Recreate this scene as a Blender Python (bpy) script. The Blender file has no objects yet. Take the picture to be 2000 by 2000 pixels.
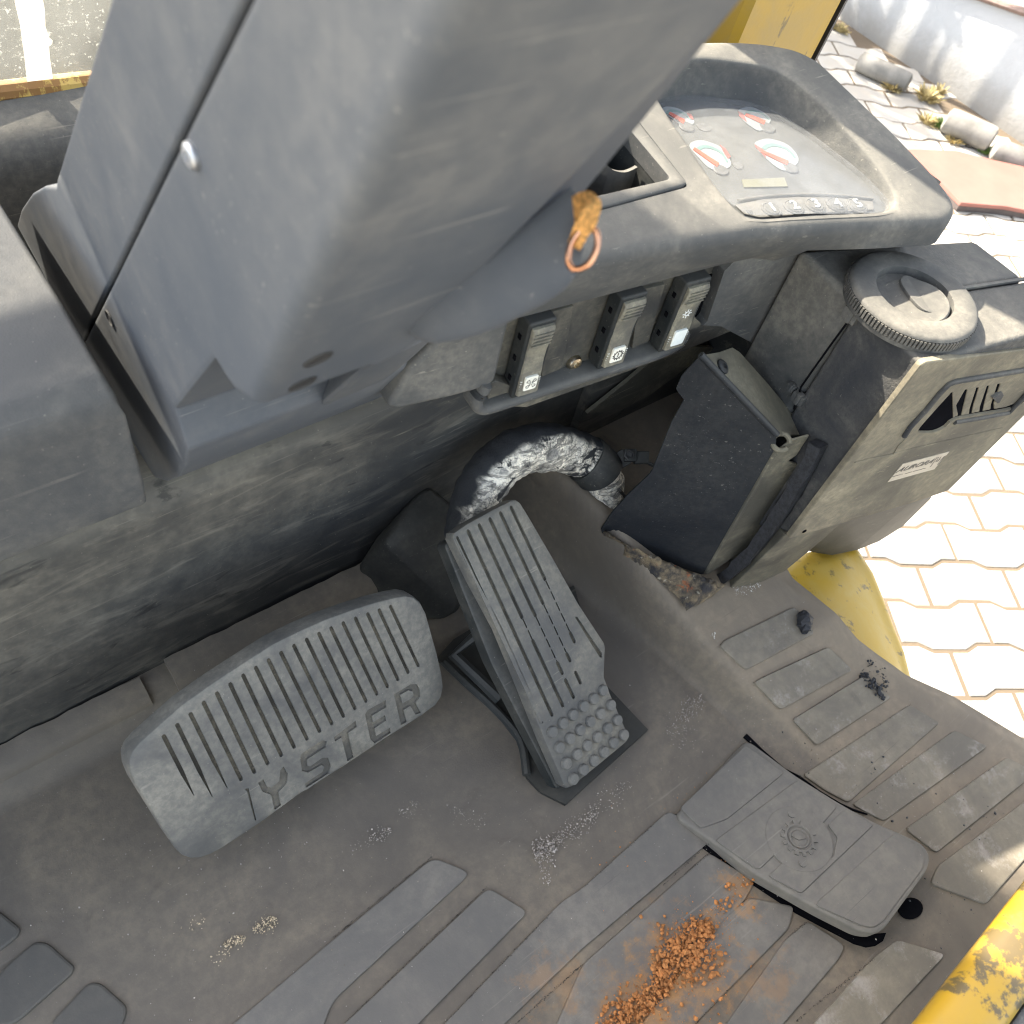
import bpy, bmesh, math, random
from mathutils import Vector as V, Matrix, noise as mnoise
from mathutils.geometry import intersect_line_plane
random.seed(7)
S = bpy.context.scene
COL = S.collection
# ------------------------------------------------------------------ camera
CX = V((0.791, -0.586, 0.175)); CY = V((0.398, 0.711, 0.580)); CZ = V((-0.464, -0.389, 0.796))
CZ.normalize(); CX = (CX - CZ * CX.dot(CZ)).normalized(); CY = CZ.cross(CX)
EYE = V((0, 0, 0.75)); FPX = 1750.0
cd = bpy.data.cameras.new('camera'); cam = bpy.data.objects.new('camera', cd); COL.objects.link(cam)
cam.matrix_world = Matrix(((CX.x, CY.x, CZ.x, EYE.x), (CX.y, CY.y, CZ.y, EYE.y), (CX.z, CY.z, CZ.z, EYE.z), (0, 0, 0, 1)))
cd.sensor_width = 36; cd.lens = FPX / 2000 * 36; cd.clip_start = 0.01; cd.clip_end = 500
cd.dof.use_dof = True; cd.dof.focus_distance = 0.80; cd.dof.aperture_fstop = 13.0
S.camera = cam
# ------------------------------------------------------------------ light
SUN = V((-0.35, 1.0, 0.95)).normalized()          # direction towards the sun
w = bpy.data.worlds.new('World'); S.world = w; w.use_nodes = True
nt = w.node_tree; bg = nt.nodes['Background']
sky = nt.nodes.new('ShaderNodeTexSky'); sky.sky_type = 'NISHITA'; sky.sun_disc = False
sky.sun_elevation = math.asin(SUN.z); sky.sun_rotation = math.atan2(SUN.x, SUN.y)
sky.air_density = 1.2; sky.dust_density = 3.0
hs = nt.nodes.new('ShaderNodeHueSaturation'); hs.inputs['Saturation'].default_value = 0.62      # thin bright haze: a paler sky
nt.links.new(sky.outputs[0], hs.inputs['Color']); nt.links.new(hs.outputs[0], bg.inputs[0]); bg.inputs[1].default_value = 0.14
sl = bpy.data.lights.new('sun', 'SUN'); sl.energy = 3.5; sl.angle = math.radians(0.6); sl.color = (1.0, 0.92, 0.79)
so = bpy.data.objects.new('sun', sl); COL.objects.link(so); so.rotation_euler = SUN.to_track_quat('Z', 'Y').to_euler()
S.view_settings.view_transform = 'Standard'; S.view_settings.look = 'None'
S.view_settings.gamma = 1.0; S.view_settings.exposure = 2.65; S.view_settings.use_curve_mapping = False
S.render.engine = 'CYCLES'; S.cycles.max_bounces = 8; S.cycles.use_denoising = True; S.cycles.filter_width = 1.1
# ------------------------------------------------------------------ survey helpers: sight lines measured on the photograph met with real planes
def ray(p): return (CX * (p[0] - 1000) - CY * (p[1] - 1000) - CZ * FPX).normalized()
def onpl(p, q, n):
    d = ray(p); n = V(n); return EYE + d * ((V(q) - EYE).dot(n) / d.dot(n))
def onx(p, x): return onpl(p, (x, 0, 0), (1, 0, 0))
def ony(p, y): return onpl(p, (0, y, 0), (0, 1, 0))
def onz(p, z): return onpl(p, (0, 0, z), (0, 0, 1))
def crop(x0, y0, s): return lambda x, y: (x0 + x * s, y0 + y * s)
k_ = 700 / 1932
c1, c2, c3 = crop(0, 0, k_), crop(650, 0, k_), crop(1300, 0, k_)
c4, c5, c6 = crop(0, 600, k_), crop(650, 600, k_), crop(1300, 600, k_)
c7, c8, c9 = crop(0, 1300, k_), crop(650, 1300, k_), crop(1300, 1300, k_)
e4, e5 = crop(1250, 50, 500 / 1932), crop(950, 500, 500 / 1932)
e6, e7 = crop(1600, 450, 400 / 1932), crop(1600, 680, 400 / 1932)
g4, g2, g3 = crop(240, 1140, 660 / 1932), crop(1380, 1500, 340 / 1932), crop(1600, 0, 400 / 1932)
g1 = crop(1720, 860, 160 / 1932)
dd = crop(0, 0, 2000 / 1932)
class Pl:
    "a plane with an origin, in-plane axes u, v and normal n"
    def __init__(s, o, n, u=None):
        s.o = V(o); s.n = V(n).normalized(); u = V(u) if u is not None else V((1, 0, 0))
        s.u = (u - s.n * u.dot(s.n)).normalized(); s.v = s.n.cross(s.u)
    def at(s, p): return onpl(p, s.o, s.n)
    def uv(s, p): q = s.at(p) - s.o; return (q.dot(s.u), q.dot(s.v))
    def xyz(s, a, w=0): return s.o + s.u * a[0] + s.v * a[1] + s.n * w
def smooth(a, b, x):
    t = min(1, max(0, (x - a) / (b - a))); return t * t * (3 - 2 * t)
# ------------------------------------------------------------------ materials
MATS = {}
class NT:
    def __init__(s, name):
        s.m = bpy.data.materials.new(name); s.m.use_nodes = True; s.t = s.m.node_tree
        s.b = s.t.nodes['Principled BSDF']; s.tc = s.t.nodes.new('ShaderNodeTexCoord')
        s.geo = s.t.nodes.new('ShaderNodeNewGeometry'); MATS[name] = s.m
    def n(s, typ, **kw):
        x = s.t.nodes.new(typ)
        for k, v in kw.items(): setattr(x, k, v)
        return x
    def l(s, a, b): s.t.links.new(a, b)
    def vec(s, scale=(1, 1, 1), rot=(0, 0, 0)):
        mp = s.n('ShaderNodeMapping'); mp.inputs['Scale'].default_value = scale; mp.inputs['Rotation'].default_value = rot
        s.l(s.geo.outputs['Position'], mp.inputs[0]); return mp.outputs[0]
    def noise(s, scale, detail=4, rough=.55, vec=None, dist=0):
        x = s.n('ShaderNodeTexNoise'); x.inputs['Scale'].default_value = scale; x.inputs['Detail'].default_value = detail
        x.inputs['Roughness'].default_value = rough; x.inputs['Distortion'].default_value = dist
        s.l(vec if vec is not None else s.geo.outputs['Position'], x.inputs['Vector']); return x.outputs['Fac']
    def ramp(s, fac, a, b, ca=0.0, cb=1.0):
        x = s.n('ShaderNodeMapRange'); x.interpolation_type = 'SMOOTHSTEP'
        x.inputs[1].default_value = a; x.inputs[2].default_value = b; x.inputs[3].default_value = ca; x.inputs[4].default_value = cb
        s.l(fac, x.inputs[0]); return x.outputs[0]
    def math(s, op, a, b=None):
        x = s.n('ShaderNodeMath', operation=op)
        for i, q in enumerate((a, b)):
            if q is None: continue
            if isinstance(q, (int, float)): x.inputs[i].default_value = q
            else: s.l(q, x.inputs[i])
        return x.outputs[0]
    def mix(s, fac, a, b):
        x = s.n('ShaderNodeMix', data_type='RGBA')
        for sock, q in ((x.inputs[0], fac), (x.inputs[6], a), (x.inputs[7], b)):
            if isinstance(q, (int, float)): sock.default_value = q
            elif isinstance(q, tuple): sock.default_value = (*q[:3], 1)
            else: s.l(q, sock)
        return x.outputs[2]
    def up(s):
        x = s.n('ShaderNodeSeparateXYZ'); s.l(s.geo.outputs['Normal'], x.inputs[0]); return x.outputs[2]
    def bump(s, h, strength, dist=.001, prev=None):
        x = s.n('ShaderNodeBump'); x.inputs['Strength'].default_value = strength; x.inputs['Distance'].default_value = dist
        s.l(h, x.inputs['Height'])
        if prev is not None: s.l(prev, x.inputs['Normal'])
        return x.outputs[0]
    def out(s, col, rough=.6, normal=None, metal=0, spec=.5):
        for nm, q in (('Base Color', col), ('Roughness', rough), ('Metallic', metal)):
            if isinstance(q, (int, float)): s.b.inputs[nm].default_value = q
            elif isinstance(q, tuple): s.b.inputs[nm].default_value = (*q[:3], 1)
            else: s.l(q, s.b.inputs[nm])
        s.b.inputs['Specular IOR Level'].default_value = spec
        if normal is not None: s.l(normal, s.b.inputs['Normal'])
        return s.m
DUST = (.29, .265, .215)
def plastic(name, base, dust=DUST, amt=.5, top=.25, rough=.55, scale=9, grain=900, gb=.25, scuff=0, scuffrot=(0, .6, 0), spec=.22, scratch=.8):
    "moulded plastic or rubber with dust that lies in uneven patches, more of it on upward faces"
    s = NT(name)
    big = s.ramp(s.noise(scale, 5, .6, dist=.6), .3, .75, 0, 1)
    fine = s.ramp(s.noise(scale * 14, 3, .7), .3, .75, .55, 1.25)
    f = s.math('MULTIPLY', s.math('MULTIPLY', big, fine), amt)
    f = s.math('ADD', f, s.ramp(s.up(), .2, .95, 0, top))
    if scuff:
        v = s.vec((9, 40, 55), scuffrot)
        sc = s.ramp(s.noise(1.0, 6, .65, v, 1.2), .48, .74, 0, scuff)
        f = s.math('ADD', f, sc)
    f = s.n('ShaderNodeClamp').inputs[0].node.outputs[0] if False else s.math('MINIMUM', f, 1.0)
    col = s.mix(f, base, dust)
    if scuff:
        v2 = s.vec((12, 34, 46), scuffrot)
        dk = s.ramp(s.noise(1.3, 5, .6, v2, 1.0), .60, .70, 0, .55)
        col = s.mix(dk, col, tuple(c * .45 for c in base))
    for k, (rot, mk) in enumerate((((.3, .5, .4), 7), ((1.1, .2, -.7), 11), ((.2, 1.2, 1.9), 9))):      # fine light scratches
        line = s.ramp(s.noise(1.0, 3, .6, s.vec((7, 330, 330), rot)), .655, .70, 0, .5)
        col = s.mix(s.math('MULTIPLY', line, s.ramp(s.noise(mk, 3, .6), .50, .68, 0, scratch)), col, tuple(min(1, c * 1.15) for c in dust))
    sp = s.ramp(s.noise(420, 2, .6), .70, .78, 0, .35)
    col = s.mix(sp, col, tuple(min(1, c * 1.4) for c in dust))
    nb = s.bump(s.noise(grain, 2, .7), gb, .0006)
    r = s.ramp(f, 0, 1, min(.9, rough + .12), min(.98, rough + .4))
    return s.out(col, r, nb, 0, spec)
def painted(name, paint, under, chips=.62, rough=.45, dust=DUST, amt=.3, scale=14):
    s = NT(name)
    dirt = s.ramp(s.noise(scale, 6, .65, dist=.8), .35, .75, 0, amt)
    col = s.mix(dirt, paint, dust)
    ch = s.ramp(s.noise(scale * 1.7, 8, .7, s.vec((1, 1, .35))), chips, chips + .05, 0, .85)
    col = s.mix(ch, col, under)
    nb = s.bump(s.noise(scale * 18, 3), .15, .0008, s.bump(ch, -.3, .0006))
    return s.out(col, rough, nb)
def plain(name, col, rough=.5, metal=0, var=.15, scale=60, bump=.1, spec=.5):
    s = NT(name); v = s.ramp(s.noise(scale, 4), .3, .7, 1 - var, 1 + var)
    x = s.n('ShaderNodeVectorMath', operation='SCALE'); x.inputs[0].default_value = col[:3]; s.l(v, x.inputs['Scale'])
    nb = s.bump(s.noise(scale * 8, 2), bump, .0005)
    return s.out(x.outputs[0], rough, nb, metal, spec)
M_COLUMN = plastic('column plastic', (.060, .068, .079), dust=(.28, .262, .225), amt=.28, top=.08, rough=.45, scale=5, grain=700, gb=.1)  # bluish base holds the tint of reflected sky
M_COVER = plastic('grained cover plastic', (.046, .049, .052), amt=.28, top=.1, rough=.6, scale=7, grain=900, gb=.5)
M_TOE = plastic('scuffed cowl plastic', (.026, .027, .027), dust=(.20, .18, .14), amt=.42, top=.3, rough=.5, scale=4, scuff=.32, grain=900, gb=.2)
M_DASH = plastic('dash plastic', (.052, .054, .054), amt=.38, top=.18, rough=.6, scale=11, grain=800, gb=.3)
M_BLACK = plastic('black plastic', (.014, .017, .018), amt=.14, top=.1, rough=.42, scale=14, grain=900, gb=.15)
M_POCKET = plastic('switch recess plastic', (.032, .032, .030), dust=(.24, .215, .155), amt=.5, top=.2, rough=.6, scale=14, grain=700, gb=.3)
M_ROCKER = plastic('rocker plastic', (.075, .073, .066), dust=(.33, .30, .21), amt=.75, top=.15, rough=.4, scale=30, grain=900, gb=.1)
M_HEATER = plastic('heater plastic', (.046, .048, .048), amt=.42, top=.18, rough=.6, scale=9, grain=600, gb=.5)
M_CAP = plastic('vent cap plastic', (.042, .043, .042), amt=.4, top=.14, rough=.6, scale=12, grain=600, gb=.3)
M_HROUGH = plastic('rough heater plastic', (.026, .028, .031), amt=.28, top=.26, rough=.7, scale=13, grain=330, gb=1.0)
M_VENTFACE = plastic('dusty vent face', (.085, .076, .058), dust=(.30, .26, .175), amt=.75, top=.2, rough=.65, scale=12, grain=420, gb=.5)
M_GUARD = plastic('black sheet steel', (.009, .011, .014), dust=(.14, .135, .12), amt=.13, top=.40, rough=.5, scale=11, grain=400, gb=.25)
M_FLANGE = plastic('dusty sheet steel', (.055, .052, .042), dust=(.28, .25, .175), amt=.5, top=.3, rough=.55, scale=15, grain=500, gb=.25)
M_BOOT = plastic('pedal housing plastic', (.013, .014, .014), dust=(.13, .12, .095), amt=.3, top=.2, rough=.55, scale=13, grain=600, gb=.25)
M_PEDAL = plastic('worn pedal rubber', (.070, .070, .068), dust=(.27, .25, .20), amt=.62, top=.1, rough=.48, scale=14, grain=500, gb=.25)
M_ACCEL = plastic('accelerator rubber', (.072, .072, .069), dust=(.265, .24, .185), amt=.6, top=.1, rough=.5, scale=18, grain=500, gb=.25)
M_GROOVE = plastic('groove floor rubber', (.026, .024, .020), dust=(.20, .175, .125), amt=.5, top=.1, rough=.8, scale=40, grain=500, gb=.3)
M_LETTER = plastic('letter floor rubber', (.066, .063, .056), dust=(.23, .205, .155), amt=.6, top=.1, rough=.8, scale=30, grain=500, gb=.3)
M_STUD = plastic('stud rubber', (.090, .090, .085), dust=(.27, .25, .205), amt=.4, top=.1, rough=.6, scale=40, grain=500, gb=.2)
M_HOLE = plain('dark hollow', (.006, .006, .007), .9, spec=0)
M_STEELDARK = plastic('dark steel', (.02, .021, .023), dust=(.14, .13, .11), amt=.3, top=.15, rough=.4, scale=20)
M_ZINC = plain('zinc screw', (.42, .43, .44), .5, 1, .2, 90)
M_BRASSY = plain('worn steel screw', (.5, .44, .33), .3, 1, .3, 200)
M_COPPER = plain('copper ring', (.52, .26, .15), .22, 1, .15, 90)
M_WHITE = plain('white legend', (.72, .70, .60), .45, 0, .08, 120)
M_LENS = plain('white lens', (.78, .80, .74), .35, 0, .05, 120)
M_INK = plain('printed ink', (.06, .055, .045), .6)
M_LABEL = plain('faded label', (.34, .295, .225), .5, 0, .1, 90)
M_PAINTW = plain('printed white', (.62, .62, .57), .5)
M_YELLOW = painted('yellow truck paint', (.38, .225, .014), (.06, .05, .032), .575, .42, (.25, .18, .07), .55)
M_FENDER = painted('yellow fender paint', (.50, .31, .022), (.16, .12, .05), .575, .35, (.50, .40, .16), .35, 22)
M_STRAP = plain('orange strap', (.66, .33, .09), .85, 0, .45, 700, 1.0)
M_RUSTBAR = painted('rusty yellow frame paint', (.62, .42, .10), (.23, .10, .03), .52, .7, (.5, .36, .16), .6, 25)
M_RUBBER = plain('rubber seal', (.02, .02, .021), .6)
# rubber mat: brown-grey smooth zone, bluish worn treads, orange soil stain
def mat_material(name, base, dust, amt, stain=True, wear=0.0, sill=False):
    s = NT(name)
    big = s.ramp(s.noise(7, 6, .62, dist=.7), .3, .75, 0, 1)
    fine = s.ramp(s.noise(95, 4, .7), .3, .75, .5, 1.3)
    f = s.math('MULTIPLY', s.math('MULTIPLY', big, fine), amt)
    if sill:                                           # the raised sill is shifted further towards the lighter tone
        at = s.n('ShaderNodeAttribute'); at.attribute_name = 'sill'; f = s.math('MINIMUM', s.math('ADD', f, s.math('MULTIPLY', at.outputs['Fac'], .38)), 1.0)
    col = s.mix(f, base, dust)
    for k, (rot, mk) in enumerate((((0, 0, .5), 6), ((0, 0, -.9), 9), ((0, 0, 2.2), 8))):
        line = s.ramp(s.noise(1.0, 3, .6, s.vec((6, 260, 260), rot)), .65, .70, 0, .5)
        col = s.mix(s.math('MULTIPLY', line, s.ramp(s.noise(mk, 3, .6), .50, .68, 0, .8)), col, (.30, .27, .22) if k else (.045, .042, .038))
    if wear:
        wv = s.ramp(s.noise(24, 7, .75, s.vec((1, 1, 1))), .50, .72, 0, wear); col = s.mix(wv, col, (.34, .31, .27))
    dk = s.ramp(s.noise(13, 5, .6, s.vec((1, 1, 1), (0, 0, .7)), 1.5), .60, .78, 0, .45); col = s.mix(dk, col, tuple(c * .55 for c in base))
    if stain:
        for (p, r0, r1, strength) in STAINS:
            q = onz(p, 0); d = s.n('ShaderNodeVectorMath', operation='DISTANCE'); s.l(s.geo.outputs['Position'], d.inputs[0]); d.inputs[1].default_value = q
            nz = s.noise(55, 8, .75); dn = s.math('ADD', d.outputs['Value'], s.math('MULTIPLY', s.math('SUBTRACT', nz, .5), .16))
            col = s.mix(s.ramp(dn, r0, r1, strength, 0), col, (.36, .19, .07))
    sp = s.ramp(s.noise(520, 2, .6), .72, .80, 0, .5); col = s.mix(sp, col, (.45, .42, .36))
    nb = s.bump(s.noise(600, 3, .7), .25, .0006, s.bump(s.noise(60, 4), .25, .0012))
    return s.out(col, .72, nb, 0, .25)
STAINS = [(dd(1290, 1830), .0, .05, .7), (dd(1390, 1685), .0, .022, .5), (dd(1215, 1925), .0, .05, .7), (dd(1050, 1850), .0, .03, .3), (dd(1430, 1850), .0, .03, .3)]
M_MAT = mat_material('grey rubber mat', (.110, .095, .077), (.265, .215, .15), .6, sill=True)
M_TREAD = mat_material('worn rubber tread', (.118, .110, .098), (.255, .225, .18), .55)
M_TREADR = mat_material('dusty rubber tread', (.135, .120, .096), (.29, .25, .18), .7, False, .8)
M_TREADD = mat_material('dark rubber tread', (.082, .076, .066), (.17, .15, .118), .5, False)
M_FLAP = mat_material('rubber flap', (.120, .113, .101), (.24, .215, .17), .55, False)
def foil():
    s = NT('cracked foil sleeve')
    v = s.n('ShaderNodeTexVoronoi'); v.feature = 'DISTANCE_TO_EDGE'; v.inputs['Scale'].default_value = 330; v.inputs['Randomness'].default_value = .55
    s.l(s.geo.outputs['Position'], v.inputs['Vector'])
    crack = s.ramp(v.outputs['Distance'], .01, .085, .85, 0)
    crk = s.math('MULTIPLY', crack, s.ramp(s.noise(60, 4, .7), .42, .60, 0, 1))
    bare = s.ramp(s.noise(34, 10, .72, dist=.8), .40, .45, 0, 1)           # where the foil has flaked off
    streak = s.ramp(s.noise(1, 6, .7, s.vec((60, 60, 230), (.5, .6, 0)), 1.0), .34, .48, .5, 1)
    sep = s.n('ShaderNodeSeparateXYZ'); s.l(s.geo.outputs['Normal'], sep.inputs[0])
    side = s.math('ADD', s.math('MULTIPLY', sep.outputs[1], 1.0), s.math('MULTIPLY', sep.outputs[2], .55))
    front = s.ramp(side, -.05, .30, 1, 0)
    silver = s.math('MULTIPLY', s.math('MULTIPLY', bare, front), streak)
    silver = s.math('MULTIPLY', silver, s.math('SUBTRACT', 1.0, crk)); silver = s.math('MULTIPLY', silver, s.ramp(s.noise(85, 6, .7), .30, .55, .45, 1))
    tone = s.ramp(s.noise(70, 7, .75, dist=.6), .34, .60, 0, 1)
    fcol = s.mix(tone, (.17, .165, .15), (.86, .79, .64))
    fold = s.ramp(s.noise(1, 4, .7, s.vec((40, 40, 150), (.9, .4, .3)), 1.5), .44, .50, .35, 1)
    fcol = s.mix(s.math('MULTIPLY', fold, s.math('SUBTRACT', 1.0, crk)), (.05, .048, .044), fcol)
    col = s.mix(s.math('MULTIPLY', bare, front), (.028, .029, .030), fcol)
    wv = s.n('ShaderNodeTexChecker'); wv.inputs['Scale'].default_value = 900; s.l(s.geo.outputs['Position'], wv.inputs['Vector'])
    nb = s.bump(s.noise(110, 2, .6), .5, .002, s.bump(wv.outputs['Fac'], .5, .0006, s.bump(silver, .4, .001)))
    return s.out(col, s.ramp(silver, 0, 1, .78, .5), nb, s.math('MULTIPLY', silver, .2), .25)
M_FOIL = foil()
def paver_material(name, c1_, c2_):
    s = NT(name); oi = s.n('ShaderNodeObjectInfo')
    col = s.mix(oi.outputs['Random'], c1_, c2_)
    col = s.mix(s.ramp(s.noise(16, 6, .65), .35, .75, 0, .5), col, (.36, .31, .24))
    nb = s.bump(s.noise(140, 4, .7), .5, .002)
    return s.out(col, .85, nb, 0, .3)
M_PAVER = paver_material('concrete paver', (.30, .28, .245), (.40, .375, .33))
M_SAND = plain('joint sand', (.20, .155, .10), .95, 0, .3, 40, .6)
def wall_material():
    s = NT('whitewashed wall'); sep = s.n('ShaderNodeSeparateXYZ'); s.l(s.geo.outputs['Position'], sep.inputs[0])
    g = s.math('ADD', sep.outputs[2], s.math('MULTIPLY', s.noise(9, 6, .7), .16))
    col = s.mix(s.ramp(g, -.53, -.33, .75, 0), (.36, .37, .38), (.15, .135, .11))
    nb = s.bump(s.noise(50, 5, .7), .5, .004)
    return s.out(col, .9, nb, 0, .2)
M_WALL = wall_material()
M_LOG = plain('weathered concrete', (.17, .16, .14), .9, 0, .3, 14, .6)
M_BOARD = plain('pink board', (.25, .10, .078), .7, 0, .08, 10, .2)
M_BOARDEDGE = plain('dark board edge', (.07, .055, .05), .8)
M_LEAF = plain('weed leaf', (.09, .16, .03), .6, 0, .4, 60)
M_DRYLEAF = plain('dry weed leaf', (.34, .27, .12), .8, 0, .4, 60)
M_SOIL = plain('orange soil crumb', (.40, .165, .05), .95, 0, .35, 180, .7)
M_GRIT = plain('grey grit', (.32, .28, .24), .7, 0, .75, 400, .4)
M_TAR = plain('black crumb', (.02, .021, .024), .6, 0, .5, 300, .8)
# ------------------------------------------------------------------ object helpers
ROOTS = {}
def thing(name, label, cat, loc=(0, 0, 0), group=None, kind=None):
    o = bpy.data.objects.new(name, None); o.empty_display_size = .02; COL.objects.link(o); o.location = loc
    o['label'] = label; o['category'] = cat
    if group: o['group'] = group
    if kind: o['kind'] = kind
    return o
def wloc(o):
    p = V((0, 0, 0))
    while o is not None: p += o.location; o = o.parent
    return p
def link(name, bm, mat, parent=None, bevel=0, seg=2, smooth_=True, ang=35, label=None, recalc=True, loc=None):
    "bm is in world coordinates; it becomes one mesh object under parent"
    if recalc: bmesh.ops.recalc_face_normals(bm, faces=bm.faces[:])
    if bevel:
        es = [e for e in bm.edges if len(e.link_faces) == 2 and e.calc_face_angle(0) > math.radians(28)]
        if es: bmesh.ops.bevel(bm, geom=es, offset=bevel, segments=seg, affect='EDGES', profile=.5, clamp_overlap=True)
        ng = [f for f in bm.faces if len(f.verts) > 5 and f.calc_area() > 2e-4] if mat is M_COLUMN else []
        if ng: bmesh.ops.inset_individual(bm, faces=ng, thickness=min(.0015, bevel), use_even_offset=True)
    base = V(loc) if loc is not None else V((0, 0, 0))
    off = wloc(parent) + base
    for v in bm.verts: v.co -= off
    me = bpy.data.meshes.new(name); bm.to_mesh(me); bm.free()
    me.materials.append(mat)
    if smooth_:
        me.shade_smooth(); me.set_sharp_from_angle(angle=math.radians(ang))
        if bevel:
            for p in me.polygons:
                if len(p.vertices) > 5 and p.area > 1e-4: p.use_smooth = False
    o = bpy.data.objects.new(name, me); COL.objects.link(o); o.location = base
    if bevel and smooth_:
        wn = o.modifiers.new('normals', 'WEIGHTED_NORMAL'); wn.keep_sharp = True; wn.weight = 80
    if parent is not None: o.parent = parent
    if label: o['label'] = label
    return o
def tag(o, label=None, cat=None, group=None, kind=None):
    for k, v in (('label', label), ('category', cat), ('group', group), ('kind', kind)):
        if v: o[k] = v
    return o
def BM(): return bmesh.new()
def prism(bm, pts, vec):
    "closed slab: polygon pts (3D) extruded along vec"
    vec = V(vec); a = [bm.verts.new(p) for p in pts]; b = [bm.verts.new(V(p) + vec) for p in pts]; n = len(pts)
    bm.faces.new(a); bm.faces.new(b[::-1])
    for i in range(n): bm.faces.new((a[i], a[(i + 1) % n], b[(i + 1) % n], b[i]))
    return bm
def hull(bm, pts):
    vs = [bm.verts.new(p) for p in pts]
    r = bmesh.ops.convex_hull(bm, input=vs)
    bmesh.ops.delete(bm, geom=list({g for g in r['geom_interior'] + r['geom_unused'] if isinstance(g, bmesh.types.BMVert)}), context='VERTS')
    bmesh.ops.dissolve_limit(bm, angle_limit=.02, verts=bm.verts[:], edges=bm.edges[:])
    return bm
def box(bm, c, s, ax=None):
    c = V(c); ax = ax or (V((1, 0, 0)), V((0, 1, 0)), V((0, 0, 1)))
    vs = [bm.verts.new(c + ax[0] * (s[0] * i / 2) + ax[1] * (s[1] * j / 2) + ax[2] * (s[2] * k / 2)) for i in (-1, 1) for j in (-1, 1) for k in (-1, 1)]
    for f in ((0, 1, 3, 2), (4, 6, 7, 5), (0, 4, 5, 1), (2, 3, 7, 6), (0, 2, 6, 4), (1, 5, 7, 3)): bm.faces.new([vs[i] for i in f])
    return bm
def loft(bm, secs, closed=True, cap=True):
    rows = [[bm.verts.new(p) for p in s] for s in secs]; n = len(rows[0])
    for a, b in zip(rows, rows[1:]):
        for i in range(n if closed else n - 1):
            j = (i + 1) % n; bm.faces.new((a[i], a[j], b[j], b[i]))
    if cap and closed:
        bm.faces.new(rows[0][::-1]); bm.faces.new(rows[-1])
    return bm
def spline(pts, k=6, closed=False):
    pts = [V(p) for p in pts]; out = []; n = len(pts)
    for i in range(n if closed else n - 1):
        if closed: p0, p1, p2, p3 = pts[i - 1], pts[i], pts[(i + 1) % n], pts[(i + 2) % n]
        else: p0, p1, p2, p3 = pts[max(0, i - 1)], pts[i], pts[i + 1], pts[min(n - 1, i + 2)]
        for j in range(k):
            t = j / k; out.append(.5 * ((2 * p1) + (p2 - p0) * t + (2 * p0 - 5 * p1 + 4 * p2 - p3) * t * t + (3 * p1 - p0 - 3 * p2 + p3) * t ** 3))
    if not closed: out.append(pts[-1])
    return out
def spl2(pts, k=5, closed=False): return [(p.x, p.y) for p in spline([V((a, b, 0)) for a, b in pts], k, closed)]
def tube(bm, path, r, n=12, cap=True, closed=False, squash=None):
    path = [V(p) for p in path]; N = len(path); secs = []; up = None
    for i, p in enumerate(path):
        if closed: t = (path[(i + 1) % N] - path[i - 1]).normalized()
        else: t = (path[min(N - 1, i + 1)] - path[max(0, i - 1)]).normalized()
        if up is None: up = t.orthogonal().normalized()
        up = (up - t * up.dot(t)).normalized(); q = t.cross(up)
        rr = r(i / (N - 1)) if callable(r) else r
        secs.append([p + (up * math.cos(a) + q * math.sin(a)) * rr for a in (2 * math.pi * k / n for k in range(n))])
    if closed: secs.append(secs[0]); loft(bm, secs, True, False); bmesh.ops.remove_doubles(bm, verts=bm.verts[:], dist=1e-6)
    else: loft(bm, secs, True, cap)
    return bm
def lathe(bm, c, ax, prof, n=32, u=None):
    ax = V(ax).normalized(); u = (V(u) - ax * V(u).dot(ax)).normalized() if u is not None else ax.orthogonal().normalized(); q = ax.cross(u)
    loft(bm, [[V(c) + ax * h + (u * math.cos(a) + q * math.sin(a)) * max(r, 1e-5) for a in (2 * math.pi * k / n for k in range(n))] for r, h in prof], True, True)
    return bm
def fillet(pts, r, k=4):
    "round the corners of a 2D polygon"
    out = []; n = len(pts)
    for i in range(n):
        p = V((*pts[i], 0)); a = V((*pts[i - 1], 0)) - p; b = V((*pts[(i + 1) % n], 0)) - p
        rr = min(r, a.length * .45, b.length * .45); A = p + a.normalized() * rr; B = p + b.normalized() * rr
        for j in range(k + 1):
            t = j / k; q = A * (1 - t) ** 2 + p * 2 * t * (1 - t) + B * t * t; out.append((q.x, q.y))
    return out
def area2(p): return sum(p[i - 1][0] * p[i][1] - p[i][0] * p[i - 1][1] for i in range(len(p))) / 2
def offset2(pts, d):
    "move a closed 2D polygon outwards by d"
    s = 1 if area2(pts) > 0 else -1; n = len(pts); out = []
    for i in range(n):
        a, p, b = V(pts[i - 1]), V(pts[i]), V(pts[(i + 1) % n])
        e1 = (p - a).normalized(); e2 = (b - p).normalized(); n1 = V((e1.y, -e1.x)) * s; n2 = V((e2.y, -e2.x)) * s
        m = n1 + n2; m = m / max(.35, m.dot(n1)) if m.length > 1e-6 else n1
        q = p + m * d; out.append((q.x, q.y))
    return out
def fill(bm, loops, fn):
    "triangulated face between nested 2D loops (even-odd), placed by fn(uv)"
    es = []; vl = []
    for lp in loops:
        vs = [bm.verts.new((a, b, 0)) for a, b in lp]; vl.append(vs)
        es += [bm.edges.new((vs[i], vs[(i + 1) % len(vs)])) for i in range(len(vs))]
    bmesh.ops.triangle_fill(bm, edges=es, use_beauty=True, use_dissolve=False, normal=(0, 0, 1))
    for vs in vl:
        for v in vs: v.co = fn((v.co.x, v.co.y))
    return vl
def strips(bm, a, b):
    n = len(a)
    for i in range(n): bm.faces.new((a[i], a[(i + 1) % n], b[(i + 1) % n], b[i]))
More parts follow.
